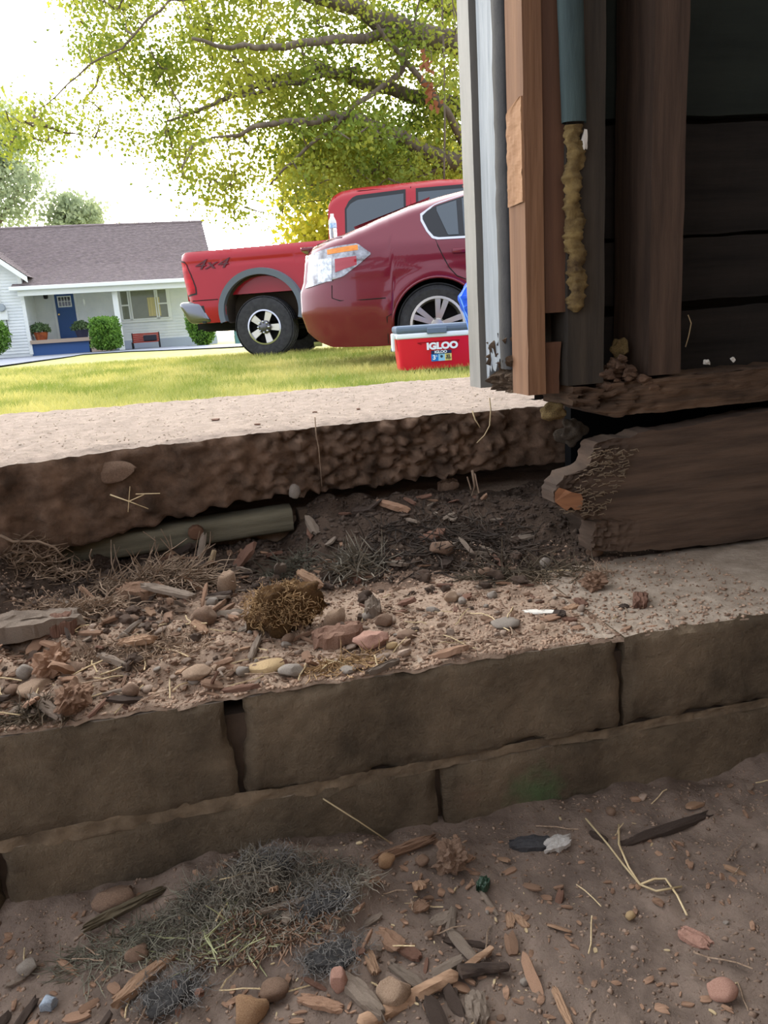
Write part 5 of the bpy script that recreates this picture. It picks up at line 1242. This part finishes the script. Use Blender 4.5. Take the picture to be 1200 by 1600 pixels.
# fibres
def fib(b, c, r, n, L, th, curl=.5, flat=.4, d0=None, seg=4, hf=None):
    for _ in range(n):
        a = U(0, 6.28); k = U(0, 1) ** .6; e = U(-1, 1)
        p = Vector((c[0] + r[0] * k * math.cos(a), c[1] + r[1] * k * math.sin(a), c[2] + r[2] * e * (1 - .6 * k)))
        if hf: p.z = max(hf(p.x, p.y) + .001, hf(p.x, p.y) + r[2] * abs(e) * (1 - k * .7))
        d = Vector((random.gauss(0, 1), random.gauss(0, 1), random.gauss(0, flat)))
        if d0: d = d * .5 + Vector(d0)
        d.normalize(); l = L * U(.4, 1.3) / seg; pts = [p]
        for i in range(seg):
            d = (d + Vector((random.gauss(0, 1), random.gauss(0, 1), random.gauss(0, .6))) * curl * .4).normalized(); p = p + d * l
            if hf: p.z = max(p.z, hf(p.x, p.y) + .0012)
            pts.append(p)
        b.tube(pts, [th, th, th, th * .8, th * .5][:seg + 1] if seg <= 4 else th, 3, False)
    return b
def clump(name, x, y, hf, z0, rpx, n, L, th, m, label, cat, curl=.5, flat=.4, d0=None, up=0, kind='stuff'):
    c = surf(x, y, hf, z0); k = pxm(c); b = MB(SM); fib(b, (c.x, c.y, c.z + up * k), [v * k for v in rpx], n, L * k, th * k, curl, flat, d0, 4, hf)
    return b.build(name, m, kind=kind, label=label, cat=cat, fix=False)
# mossy clump with a solid heart
q0 = surf(447, 985, LG, WZ); kk = pxm(q0)
q = thing('moss_clump', S(q0), 'golden brown mossy root clump in the middle of ledge', 'root clump')
me = stone_mesh('root_ball', m_moss, 77, 4, 3, .5); me.materials[0] = mat('moss heart', (96, 68, 42), (150, 112, 66), sc=50, rough=1, bump=1, bsc=120, bdist=.01)
for v in me.vertices: v.co *= 1 + .25 * fbm(v.co.x * 9, v.co.y * 9, v.co.z * 9, 3)
o = link(bpy.data.objects.new('root_ball', me)); w = S((q0.x, q0.y + .01, q0.z + 34 * kk)); o.location = w; o.scale = (124 * kk, 78 * kk, 88 * kk); o.rotation_euler = (0, 0, PSI); WM[o] = Matrix.Translation(w)
o.parent = q; o.matrix_parent_inverse = WM[q].inverted()
b = MB(SM); fib(b, (q0.x, q0.y + .005, q0.z + 38 * kk), (62 * kk, 40 * kk, 44 * kk), 1300, 17 * kk, .6 * kk, 1.8, 1); b.build('moss_fibres', m_moss, q, 'stuff', fix=False)
clump('straw_tuft', 556, 895, LG, WZ, (48, 30, 30), 240, 46, .9, m_hay, 'grey straw tuft leaning on the shaded bank', 'straw', .35, .7, (-.3, -.3, .2), 6)
clump('straw_tuft', 450, 895, LG, WZ, (40, 24, 20), 150, 36, .8, mat('dark hay', (70, 68, 58), (96, 92, 78), sc=8, rough=1), 'dark grassy tuft behind the mossy clump', 'straw', .5, .7, None, 4)
clump('root_mat', 235, 922, LG, WZ, (85, 30, 20), 520, 74, 1.1, m_root, 'tangled grey root mat over the rubble', 'roots', 1.1, .12, (.7, 0, 0), 8)
clump('root_mat', 60, 875, LG, WZ, (62, 34, 28), 380, 46, 1.0, m_root, 'tangled root mat heaped high under the slab corner', 'roots', 1.6, .25, None, 4)
clump('root_mat', 120, 960, LG, WZ, (90, 30, 18), 420, 40, 1.0, m_root, 'loose root tangle behind the rotten plank', 'roots', 1.6, .2, None, 4)
clump('root_mat', 215, 1010, LG, WZ, (110, 40, 10), 420, 34, .9, m_root, 'fine roots strewn across the rubble below the root mat', 'roots', 1.6, .12)
clump('root_mat', 50, 1115, LG, WZ, (60, 16, 14), 160, 42, 1.1, mat('dark root', (60, 54, 44), (110, 96, 78), sc=12, rough=1), 'dark roots at the ledge edge under the pale stick', 'roots', 1.5, .25)
clump('root_mat', 535, 1040, LG, WZ, (70, 20, 9), 150, 36, 1.0, m_moss, 'wispy brown roots in front of the brick piece', 'roots', .9, .3)
clump('root_mat', 830, 900, LG, WZ, (110, 24, 14), 220, 52, 1.0, mat('dark root', (60, 54, 44)), 'dark roots at the foot of the joist end', 'roots', .9, .4)
clump('root_mat', 930, 905, LG, WZ, (28, 14, 20), 70, 30, .8, m_root, 'frayed fibres around the pale brown wood lump', 'roots', .9, .6)
clump('bank_shade_litter', 700, 850, LG, WZ, (150, 70, 10), 420, 44, 1.1, mat('shade dark litter', (50, 43, 38), (80, 69, 59), sc=10, rough=1), 'plant litter coloured dark for the shade over the bank', 'litter', .6, .3)  # litter kept dark so its colour deepens the shade on the bank
def strand(name, pts, r, m, label, cat, n=5):
    b = MB(SM); b.tube(pts, r, n); return b.build(name, m, smooth=True, label=label, cat=cat)
def twigr(pts2, t, r, m, label, branch=()):
    q = thing('branched_root', S(ht(*pts2[0], t)), label, 'root'); b = MB(SM); b.tube([ht(x, y, t) for x, y in pts2], [r * (1 - .5 * i / len(pts2)) for i in range(len(pts2))], 5); b.build('root', m, q, smooth=True)
    for br in branch: b = MB(SM); b.tube([ht(x, y, t - .004) for x, y in br], r * .6, 4); b.build('rootlet', m, q)
tR = surf(140, 910, LG, WZ).y
twigr([(138, 912), (135, 895), (144, 880), (140, 868), (143, 858)], tR, .0016, m_root, 'pale crooked rootlet standing before the old timber', [((136, 895), (128, 892), (122, 894)), ((140, 893), (148, 890)), ((142, 880), (146, 874))])
tR = surf(285, 905, LG, WZ).y
twigr([(318, 905), (322, 890), (332, 872), (335, 860)], tR + .04, .0055, mat('pale root strip', (150, 130, 100), rough=.9), 'pale curled root strip rising below the timber knot', [((318, 905), (306, 915), (300, 925))])
twigr([(0, 836), (20, 846), (60, 846), (85, 855), (100, 872)], surf(60, 880, LG, WZ).y, .0022, m_root, 'long thin root arching under the slab corner', [((52, 862), (66, 872), (80, 868))])
tF = 1.095
twigr([(765, 622), (767, 640), (765, 665), (757, 680), (745, 692)], 1.085, .0011, m_straw, 'long pale straw hanging from the jamb foot', [])
twigr([(738, 642), (742, 655), (750, 668)], 1.08, .0011, m_straw, 'short pale straw hanging left of the long one', [])
twigr([(738, 735), (742, 760), (735, 780), (724, 798)], 1.10, .0022, m_root, 'grey root hanging below the slab edge', [((742, 740), (748, 770)), ((730, 745), (736, 765))])
twigr([(492, 652), (494, 680), (498, 700), (503, 760)], 1.088, .0009, m_root, 'hair thin root trailing down the slab face', [])
twigr([(172, 773), (200, 783), (232, 795)], 1.0, .0009, m_straw, 'dry straw caught across the slab face', [((212, 772), (250, 771)), ((203, 760), (200, 800)), ((200, 784), (225, 773))])
p = ht(178, 742, 1.04); put('stone', stone_mesh('stone', m_stoneb, 55, 3, 5), (p.x, slab_front(p.x) - .002, p.z), (.055, .02, .030), 0, 0, .0, 'brown stone set in the slab face beneath its top edge', 'stone', lift=0)
p = ht(462, 770, 1.10); put('stone', stone_mesh('stone', m_stoneg, 56, 3, 3), (p.x, slab_front(p.x) - .004, p.z), (.018, .014, .022), 0, 0, 0, 'small pale stone stuck under the slab edge', 'stone', lift=0)
for (x, y, w_) in ((337, 657, 20), (402, 664, 10), (492, 645, 12), (560, 640, 9)):
    p = surf(x, y, slab_top, SLAB_Z); k = pxm(p); put('leaf_scrap', chip_mesh('leaf_scrap', m_chipr, nid(), 6, 4, .3), p, (w_ * k, w_ * k * .6, 3 * k), U(0, 3), 0, 0, 'rust brown leaf scrap lying on the pale slab top', 'leaf', 'leaf scraps on the slab')

# ================================================================ JAMB DETAILS
m_foam = mat('yellow spray foam', (72, 56, 38), (142, 120, 74), sc=26, rough=.95, bump=.6, bsc=80)
b = MB(SM); pts = [(895, 196), (896, 240), (894, 300), (896, 350), (900, 400), (902, 440), (900, 486)]
def foam(u, v):
    y = 196 + 292 * u; x = interp([(196, 897), (300, 894), (380, 897), (440, 902), (488, 900)], y); c = ht(x, y, PT - .004); a = 2 * math.pi * v
    r = (.0105 + .006 * noise.noise(Vector((math.cos(a) * .9, math.sin(a) * .9, u * 9))) + .005 * noise.noise(Vector((math.cos(a) * 1.6 + 5, math.sin(a) * 1.6, u * 30))) + .003 * fbm(u * 60, math.cos(a) * 2, 3, 2)) * min(1, (1 - u) * 22 + .35)
    return (c.x + r * math.cos(a), c.y + r * .7 * math.sin(a), c.z)
b.grid(150, 14, foam); b.build('spray_foam', m_foam, smooth=True, label='lumpy bead of yellow spray foam down the jamb seam', cat='foam')
m_blue = mat('faded blue foam strip', (52, 66, 66), (66, 82, 80), sc=6, st=(6, 6, 1), rough=.7, bump=.3, bsc=20)
b = MB(SM)
def blu(u, v):
    y = 192 - 700 * u; x = interp([(-500, 880), (0, 891), (100, 894), (192, 897)], y); c = ht(x, y, PT - .004); a = 2 * math.pi * v; r = .0155 * (1 + .04 * fbm(u * 14, v * 2, 1))
    return (c.x + r * math.cos(a), c.y + .6 * r * math.sin(a), c.z)
b.grid(60, 14, blu); b.build('blue_strip', m_blue, smooth=True, label='faded blue foam strip in the jamb seam above yellow foam', cat='foam strip')
def blob(name, x, y, t, w, h, m, label, cat, seed, cuts=0, rough=.5):
    p = ht(x, y, t); k = pxm(p); me = stone_mesh(name, m, seed, 4, cuts, rough); o = link(bpy.data.objects.new(name, me)); o.location = S(p); o.scale = (w * k, .6 * w * k, h * k); o.rotation_euler = (0, 0, PSI); return tag(o, label, cat)
blob('foam_lump', 968, 545, PT + .03, 36, 34, m_foam, 'yellow foam ball on the plate between two studs', 'foam', 5)
blob('foam_lump', 866, 642, PT + .03, 44, 30, m_foam, 'yellow foam lump squeezed out beneath the jamb foot', 'foam', 6)
blob('insulation_wad', 893, 676, PT + .06, 56, 46, mat('grey insulation', (66, 57, 47), (96, 84, 70), sc=24, rough=1, bump=.8, bsc=60), 'grey brown insulation wad in the gap behind the joist end', 'insulation', 8, 0, .8)
blob('plaster_scrap', 913, 220, PT - .006, 12, 34, m_pale, 'white plaster scrap stuck beside the yellow foam', 'scrap', 9, 5)
b = MB(SM); lump = [stone_mesh('lump', m_chip, 700 + i, 2, 5, .4) for i in range(4)]
for i in range(150):
    x = U(945, 1022); c = ht(x, 608 - U(0, 56) * (1 - abs(x - 975) / 54), PT - .002); w_ = .003 + .010 * U(0, 1) ** 2; l = lump[i % 4]; c.y += U(0, .03)
    b.add([c + Vector((v.co.x * w_ * 1.7, v.co.y * w_, v.co.z * w_)) for v in l.vertices], [tuple(p.vertices) for p in l.polygons])
b.build('rot_debris', mat('brown frass', (70, 53, 41), (106, 82, 64), sc=20, rough=1, bump=.6), kind='stuff', label='brown rotten wood crumbs heaped on the plate between studs', cat='crumbs')
for i, (x, y, w_, lb) in enumerate(((1105, 566, 12, 'white plaster crumb on the sill plate near the stud'), (1145, 562, 8, 'pale crumb on the sill plate further along'))): blob('plaster_crumb', x, y, PT + .03, w_, 9, m_pale, lb, 'crumb', 20 + i, 6)
strand('curled_straw', [ht(x, y, PT + .02) for x, y in ((1075, 492), (1080, 505), (1076, 525), (1071, 542))], .0008, m_straw, 'thin curled straw hanging beside the bare stud', 'straw')

# ================================================================ DIRT FLOOR LITTER
def fstone(x, y, w, h, m, label, **k): return stone(x, y, w, h, m, label, FL, 0, **k)
def fwood(x, y, L, W, T, ang, m, label, **k): return wood(x, y, L, W, T, ang, m, label, FL, 0, **k)
fstone(1128, 1548, 48, 30, m_stonep, 'rounded pink stone on the bare dirt floor', cuts=3)
fstone(395, 1572, 54, 46, m_stoneo, 'orange stone in the floor litter near the grey lint', cuts=7)
fstone(616, 1552, 54, 48, m_stone, 'large tan stone behind the long splintered stick', cuts=5)
fstone(530, 1532, 28, 44, m_stonep, 'reddish upright stone beside the dark lint', cuts=4)
fstone(45, 1512, 32, 26, m_stoneg, 'dull grey stone at the base of the wall', cuts=4)
fstone(78, 1568, 26, 28, mat('bluish shard', (130, 142, 154), (164, 174, 184), sc=12, rough=.5), 'bluish white shard on the floor dirt', cuts=8)
fstone(605, 1346, 28, 24, m_stoneo, 'small orange stone at the top of the hay heap', cuts=6)
fstone(985, 1432, 16, 16, m_stoney, 'small tan pebble below the bent straws', cuts=3)
fstone(312, 1552, 16, 18, m_stonep, 'small pinkish pebble right of the grey lint clump', cuts=1)
fstone(215, 1490, 38, 26, m_stoneb, 'brown flat stone in the hay left of the lint clump', cuts=6)
fstone(180, 1405, 70, 34, m_stoneb, 'brown block of rotten wood at the wall foot', cuts=7, depth=.6)
fwood(870, 1322, 42, 26, 12, 15, mat('pale grey shard', (150, 146, 140), (186, 180, 172), sc=30, rough=.9), 'pale grey shard at the wall foot', name='shard', cat='shard', rag=.4)
fwood(832, 1322, 60, 30, 12, -10, mat('dark slate', (48, 48, 50), (66, 64, 64), sc=30, rough=.8), 'dark slaty shard beside the pale shard', name='shard', cat='shard', rag=.4)
fwood(755, 1386, 24, 18, 14, 50, mat('green glass', (34, 52, 40), (54, 74, 58), sc=20, rough=.3), 'dark green shard on the floor', name='shard', cat='shard', rag=.4)
fstone(660, 1345, 22, 18, m_stoneb, 'brown pebble below the curved bark strip', cuts=2)
fstone(430, 1548, 46, 34, m_stoneb, 'brown clod beside the orange stone', cuts=3)
fstone(820, 1535, 16, 12, m_stoneg, 'tiny dark pebble on the bare dirt', cuts=1)
# the long splintered stick and its side branch
def stick(name, pts, rp, m, label, lift=10):
    P = [surf(x, y, FL, 0) for x, y in pts]; k = pxm(P[0]); q = thing(name, S(P[0]), label, 'stick'); return P, k, q
P_, k_, q = stick('splintered_stick', [(560, 1612), (640, 1572), (715, 1530), (796, 1520)], 12, m_chipo, 'long tan splintered stick with dark rotten tip lying across the floor')
def rod(nm, a, c, r0, r1, m, sd, lift):
    b = MB(SM); a = a + Vector((0, 0, lift)); c = c + Vector((0, 0, lift)); d = (c - a)
    side = d.cross(Vector((0, 0, 1))).normalized(); upv = side.cross(d).normalized()
    def f(u, v):
        an = 2 * math.pi * v; r = (r0 + (r1 - r0) * u) * (1 + .35 * fbm(math.cos(an) * 2, math.sin(an) * 2, u * 2 + sd, 3)); r *= 1 if .02 < u < .98 else .35
        return tuple(a + d * (u + .012 * noise.noise(Vector((math.cos(an) * 3, math.sin(an) * 3, sd))) * (1 if u in (0, 1) else 0)) + side * r * math.cos(an) + upv * r * .7 * math.sin(an))
    b.grid(26, 12, f); return b.build(nm, m, q, smooth=40)
rod('stick_shaft', P_[0], P_[2], 15 * k_, 12 * k_, m_chipo, 3, 12 * k_)
o = rod('rotten_tip', P_[2], P_[3], 14 * k_, 8 * k_, m_chipd, 5, 14 * k_); o['label'] = 'dark rotten tip'
rod('side_splinter', surf(728, 1522, FL, 0), surf(770, 1488, FL, 0), 7 * k_, 5 * k_, m_chipo, 7, 12 * k_)
fwood(745, 1582, 56, 34, 22, 80, m_chipg, 'grey weathered wood block below the rotten stick tip', name='wood_chunk', cat='wood chunk')
fwood(878, 1575, 70, 13, 8, 86, m_chipo, 'narrow tan stick lying on the dirt', name='stick', cat='stick')
fwood(566, 1560, 100, 26, 16, -62, m_chipg, 'grey brown stick lying beside the tan stone', name='stick', cat='stick')
fwood(655, 1390, 46, 20, 8, 88, m_chipo, 'upright tan wood chip on the floor dirt', tilt=.5)
fwood(580, 1506, 48, 16, 10, 95, m_chipo, 'bright orange splinter beside the dark lint')
fwood(610, 1470, 50, 30, 8, -60, m_chip, 'brown bark chip pair in the litter')
fwood(640, 1490, 40, 20, 8, -50, m_chipr, 'red brown chip right of the bark chip')
fwood(637, 1530, 70, 18, 10, -55, m_chipg, 'grey strip of wood pointing at the long stick', name='wood_strip', cat='wood')
fwood(726, 1477, 66, 12, 8, -28, m_chipd, 'dark short stick lying in the litter', name='stick', cat='stick')
fwood(1085, 1470, 46, 30, 12, -60, m_stonep, 'pinkish chip with grey end on the bare dirt', cat='chip')
fwood(1040, 1300, 160, 18, 10, 8, m_chipd, 'dark flat lath lying along the wall foot', name='lath', cat='lath', n=20, rag=.1)
fwood(196, 1424, 125, 16, 22, 24, mat('grey bark strip', (92, 82, 64), (120, 108, 86), sc=20, st=(1, 5, 5), rough=.95, bump=.5), 'curved grey bark strip leaning at the wall foot', name='bark_strip', cat='bark', n=16, roll=.8)
fwood(630, 1332, 110, 14, 16, 14, m_chip, 'dark curved bark strip lying at the back of the hay heap', name='bark_strip', cat='bark', n=16, roll=.5)
fwood(232, 1530, 120, 22, 16, 40, m_chipo, 'orange brown stick behind the grey lint clump', name='stick', cat='stick')
fwood(690, 1440, 40, 22, 10, 15, m_chipg, 'dull grey chip in the middle of the litter')
fwood(797, 1440, 30, 14, 6, 70, m_chipo, 'small tan chip on the open dirt')
fwood(815, 1442, 30, 12, 6, 110, m_chipo, 'second small tan chip leaning on the first')
o = fstone(705, 1345, 56, 56, m_stoneb, 'brown rooty clod against the wall foot', name='clod', cuts=2, rough=.6); o['category'] = 'clod'
fwood(430, 1410, 60, 14, 8, 92, m_chipo, 'orange splinter standing in the hay heap', tilt=.7, lift=.6)
fwood(445, 1428, 70, 10, 8, 5, m_chipg, 'pale stick across the hay heap', name='stick', cat='stick', lift=2.0)
fwood(545, 1400, 34, 12, 5, 30, m_pale, 'pale flat sliver beside the dark lint hollow')
fwood(935, 1310, 30, 10, 8, -60, m_chipd, 'dark twig stub at the wall foot', name='twig', cat='twig')
fwood(655, 1420, 30, 22, 8, 10, m_chip, 'brown flake below the upright tan chip')
fwood(500, 1572, 70, 20, 12, -30, m_chip, 'brown rotten stick at the bottom of the litter', name='stick', cat='stick')
# bent straws
q = thing('bent_straw', S(surf(1000, 1385, FL, 0)), 'pair of long pale bent straws lying on the bare dirt', 'straw')
for pts in (((915, 1284), (950, 1325), (975, 1358), (1000, 1388), (1025, 1398), (1065, 1391)), ((967, 1294), (967, 1325), (982, 1360), (1000, 1388)), ((1000, 1388), (1022, 1379), (1040, 1379), (1058, 1405), (1073, 1436))):
    b = MB(SM); b.tube([surf(x, y, FL, 0) + Vector((0, 0, .004)) for x, y in pts], .0011, 5); b.build('straw_stem', m_straw, q, smooth=True)
strand('leaning_straw', [ht(505, 1248, WT - .004), ht(560, 1283, WT - .012), surf(612, 1318, FL, 0)], .0008, m_straw, 'fine dark straw leaning against the lower block', 'straw')
# hay heap, lint
clump('hay_heap', 400, 1400, FL, 0, (190, 80, 30), 2600, 30, .65, m_hay, 'grey hay heap at the foot of block wall', 'hay', .9, .35, None, 4)
clump('hay_heap', 240, 1465, FL, 0, (150, 48, 14), 520, 44, .75, mat('greenish hay', (86, 84, 72), (138, 134, 114), sc=8, rough=.9), 'spread of greenish grey hay along the wall base', 'hay', .45, .35, None, 3)
clump('hay_heap', 350, 1470, FL, 0, (80, 34, 16), 60, 70, 1.3, mat('green straw', (136, 140, 100), (178, 176, 134), sc=8, rough=.8), 'loose pale green grass stems on the hay', 'hay', .3, .4, None, 8)
clump('brown_litter', 420, 1460, FL, 0, (110, 40, 14), 380, 34, 1.5, m_chip, 'brown fibrous litter below the hay heap', 'litter', .6, .3)
for x, y, r, lb in ((415, 1345, (48, 26, 20), 'dark lint wad at the top of hay heap'), (500, 1405, (62, 36, 26), 'dark lint wad in the hollow of hay heap'), (520, 1490, (64, 40, 26), 'dark lint wad beside the orange splinter'), (268, 1552, (62, 44, 34), 'grey lint clump in the floor litter')):
    c = surf(x, y + 10, FL, 0); k = pxm(c); q = thing('lint_wad', S(c), lb, 'lint')
    me = stone_mesh('lint_core', m_lint, int(x), 4, 1, .4); o = link(bpy.data.objects.new('lint_core', me)); w = S((c.x, c.y, c.z + .2 * r[2] * k)); o.location = w; o.scale = (1.5 * r[0] * k, 1.5 * r[1] * k, 1.2 * r[2] * k); o.rotation_euler = (0, 0, PSI); WM[o] = Matrix.Translation(w); o.parent = q; o.matrix_parent_inverse = WM[q].inverted()
    b = MB(SM); fib(b, (c.x, c.y, c.z + .4 * r[2] * k), [v * k for v in r], 520, 24 * k, .5 * k, 1.0, .8); b.build('lint_fibres', mat('grey lint hair', (92, 90, 86), (138, 134, 128), sc=20, rough=1), q, 'stuff', fix=False)

# ================================================================ SMALL COUNTABLE LITTER
chips = [chip_mesh('wood_chip', m, 300 + i, 6, 4, .3) for i, m in enumerate((m_chip, m_chip, m_chipo, m_chipg, m_chipr, m_chip))]
pebs = [stone_mesh('pebble', m, 320 + i, 2, 3 + i % 4) for i, m in enumerate((m_peb, m_peb, m_stone, m_peb, m_stoneb, m_stoneg))]
straws = []
for i in range(6):
    b = MB(); cv = curve((-.5, 0, 0), (.5, 0, 0), 4, .05); b.tube(cv, .012, 4); me_o = b.build('straw', m_straw if i % 2 else m_root); straws.append(me_o.data); bpy.data.objects.remove(me_o)
def scatter(n, name, meshes, gen, hf, dims, label, cat, group, lift=.3, tl=.25):
    for _ in range(n):
        s, t = gen(); d = dims(); p = Vector((s, t, hf(s, t)))
        put(name, random.choice(meshes), p, d, U(0, 6.28), random.gauss(0, tl), random.gauss(0, tl), label, cat, group, lift)
def g_led():
    while True:
        s, t = U(-.5, .46), WT + .012 + abs(random.gauss(0, .11))
        if t < 1.0 and U(0, 1) < (1 if s < .12 else .75 if s < .3 else .4): return s, t
def g_floor():
    while True:
        s, t = U(-.36, .62), U(.33, .66)
        if U(0, 1) < (1.0 if s < .2 else .4): return s, t
scatter(165, 'wood_chip', chips, g_led, LG, lambda: (lambda L: (L, L * U(.25, .6), L * U(.12, .3)))(.008 + .018 * U(0, 1) ** 2), 'small brown wood chip lying in the ledge rubble', 'wood chip', 'small wood chips on the ledge')
scatter(170, 'pebble', pebs, g_led, LG, lambda: (lambda L: (L, L * U(.6, 1), L * U(.4, .8)))(.006 + .012 * U(0, 1) ** 2), 'small brown pebble lying in the ledge rubble', 'pebble', 'small pebbles on the ledge')
scatter(130, 'root_bit', straws, g_led, LG, lambda: (.02 + .03 * U(0, 1), .06, .06), 'thin root bit lying in the ledge rubble', 'root', 'loose root bits on the ledge', .04, .15)
scatter(105, 'wood_chip', chips, g_floor, FL, lambda: (lambda L: (L, L * U(.25, .6), L * U(.12, .3)))(.006 + .016 * U(0, 1) ** 2), 'small brown wood chip lying on the dirt floor', 'wood chip', 'small wood chips on the floor')
scatter(80, 'pebble', pebs, g_floor, FL, lambda: (lambda L: (L, L * U(.6, 1), L * U(.4, .8)))(.004 + .009 * U(0, 1) ** 2), 'small pebble lying on the dirt floor', 'pebble', 'small pebbles on the floor')
scatter(110, 'straw', straws, g_floor, FL, lambda: (.015 + .035 * U(0, 1), .055, .055), 'short pale straw lying on the dirt floor', 'straw', 'loose straws on the floor', .04, .12)
splin = [chip_mesh('wood_splinter', m, 360 + i, 9, 4, .35, .2, .1) for i, m in enumerate((m_chipg, m_chip, m_chipd, m_chipg, m_chip, m_chipr))]
def g_left():
    s, t = U(-.5, .22), WT + .01 + U(0, .24); return (s, t) if U(0, 1) < (1 if s < .05 else .4) else g_left()
scatter(150, 'wood_splinter', splin, g_left, LG, lambda: (lambda L: (L, L * U(.12, .3), L * U(.08, .2)))(.014 + .03 * U(0, 1) ** 1.5), 'thin rotten wood splinter in the ledge rubble', 'wood splinter', 'wood splinters in the ledge rubble', .5, .35)
scatter(70, 'wood_splinter', splin, lambda: (U(-.1, .42), U(.94, 1.10)), LG, lambda: (lambda L: (L, L * U(.2, .5), L * U(.1, .25)))(.014 + .03 * U(0, 1) ** 1.5), 'rotten wood splinter on the dark bank under the slab', 'wood splinter', 'wood splinters on the bank', .4, .35)
scatter(60, 'wood_splinter', splin, lambda: (U(-.3, .2), U(.36, .60)), FL, lambda: (lambda L: (L, L * U(.12, .35), L * U(.08, .2)))(.014 + .03 * U(0, 1) ** 1.5), 'thin rotten wood splinter in the floor litter', 'wood splinter', 'wood splinters in the floor litter', .45, .3)
clods = [stone_mesh('soil_clod', mat('soil clod', (104, 86, 73), (152, 128, 110), sc=40, rough=1, bump=1, bsc=90, rnd=.25), 340 + i, 3, 4, .7) for i in range(5)]
def g_clod():
    s, t = U(-.5, .42), U(.74, 1.02); return (s, t) if U(0, 1) < (1 if s < 0 or t > .86 else .35) else g_clod()
scatter(180, 'soil_clod', clods, g_clod, LG, lambda: (lambda L: (L, L * U(.6, 1), L * U(.5, .8)))(.006 + .018 * U(0, 1) ** 2), 'crumbly dark soil clod on the ledge rubble', 'soil clod', 'soil clods on the ledge')
def crumbs(n, gen, hf, name, m, label):
    b = MB()
    for _ in range(n):
        s, t = gen(); me = random.choice(chips); L = (.0018 + .004 * U(0, 1) ** 3) if m is m_straw else .003 + .008 * U(0, 1) ** 2; M = Matrix.Translation(S((s, t, hf(s, t) + L * .1))) @ Matrix.Rotation(U(0, 6.28), 4, 'Z') @ Matrix.Rotation(random.gauss(0, .3), 4, 'X') @ Matrix.Diagonal((L, L * U(.3, .7), L * U(.15, .35), 1))
        b.add([M @ v.co for v in me.vertices], [tuple(p.vertices) for p in me.polygons])
    b.build(name, m, kind='stuff', label=label, cat='crumbs', fix=False)
crumbs(1500, g_led, LG, 'wood_crumbs', m_chip, 'fine brown wood crumbs over the ledge')
crumbs(1100, g_floor, FL, 'wood_crumbs', m_chip, 'fine brown wood crumbs over the dirt floor')
crumbs(260, g_floor, FL, 'pale_crumbs', m_straw, 'fine pale chaff over the dirt floor')
# finer grit that nobody could count
def grit(n, gen, hf, smin, smax, name, m, label):
    base = np.array([[1, 0, 0], [-1, 0, 0], [0, 1, 0], [0, -1, 0], [0, 0, .7], [0, 0, -.7]], float)
    F0 = np.array([[0, 2, 4], [2, 1, 4], [1, 3, 4], [3, 0, 4], [2, 0, 5], [1, 2, 5], [3, 1, 5], [0, 3, 5]])
    P = np.array([list(S((s, t, hf(s, t)))) for s, t in (gen() for _ in range(n))]); r = (smin + (smax - smin) * RNG.uniform(0, 1, n) ** 3)[:, None, None]
    V = P[:, None, :] + (base[None] * RNG.uniform(.4, 1.3, (n, 6, 1)) * RNG.uniform(.45, 1.2, (n, 1, 3))) * r
    F = (np.arange(n)[:, None, None] * 6 + F0[None]).reshape(-1, 3); quick(name, V.reshape(-1, 3), F, m, kind='stuff', label=label, cat='grit')
def g_l2():
    s = U(-.52, .62); t = WT + .004 + (U(0, 1) ** 1.3) * .30
    return (s, t) if s < .36 or U(0, 1) < .3 else g_l2()
m_grit = mat('ledge grit', (112, 88, 72), (186, 158, 134), sc=60, rough=1)
grit(26000, g_l2, lambda s, t: max(WZ if t < WB - .005 else 0, ledge_h(s, t)), .0008, .0042, 'ledge_grit', m_grit, 'fine brown grit sprinkled over the ledge')
grit(20000, lambda: (U(-.5, .7), U(.3, .68)), FL, .0007, .0034, 'floor_grit', mat('floor grit', (88, 70, 58), (164, 140, 120), sc=60, rough=1), 'fine crumbs sprinkled over the dirt floor')
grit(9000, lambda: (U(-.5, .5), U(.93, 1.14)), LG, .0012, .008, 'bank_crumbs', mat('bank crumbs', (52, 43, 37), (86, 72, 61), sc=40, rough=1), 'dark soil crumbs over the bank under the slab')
def g_s():
    s = U(-.9, .7); return s, U(slab_front(s) + .004, 1.74)
grit(6000, g_s, slab_top, .0008, .0034, 'slab_grit', mat('slab grit', (170, 152, 134), (214, 198, 180), sc=60, rough=1), 'pale grit over the slab top')
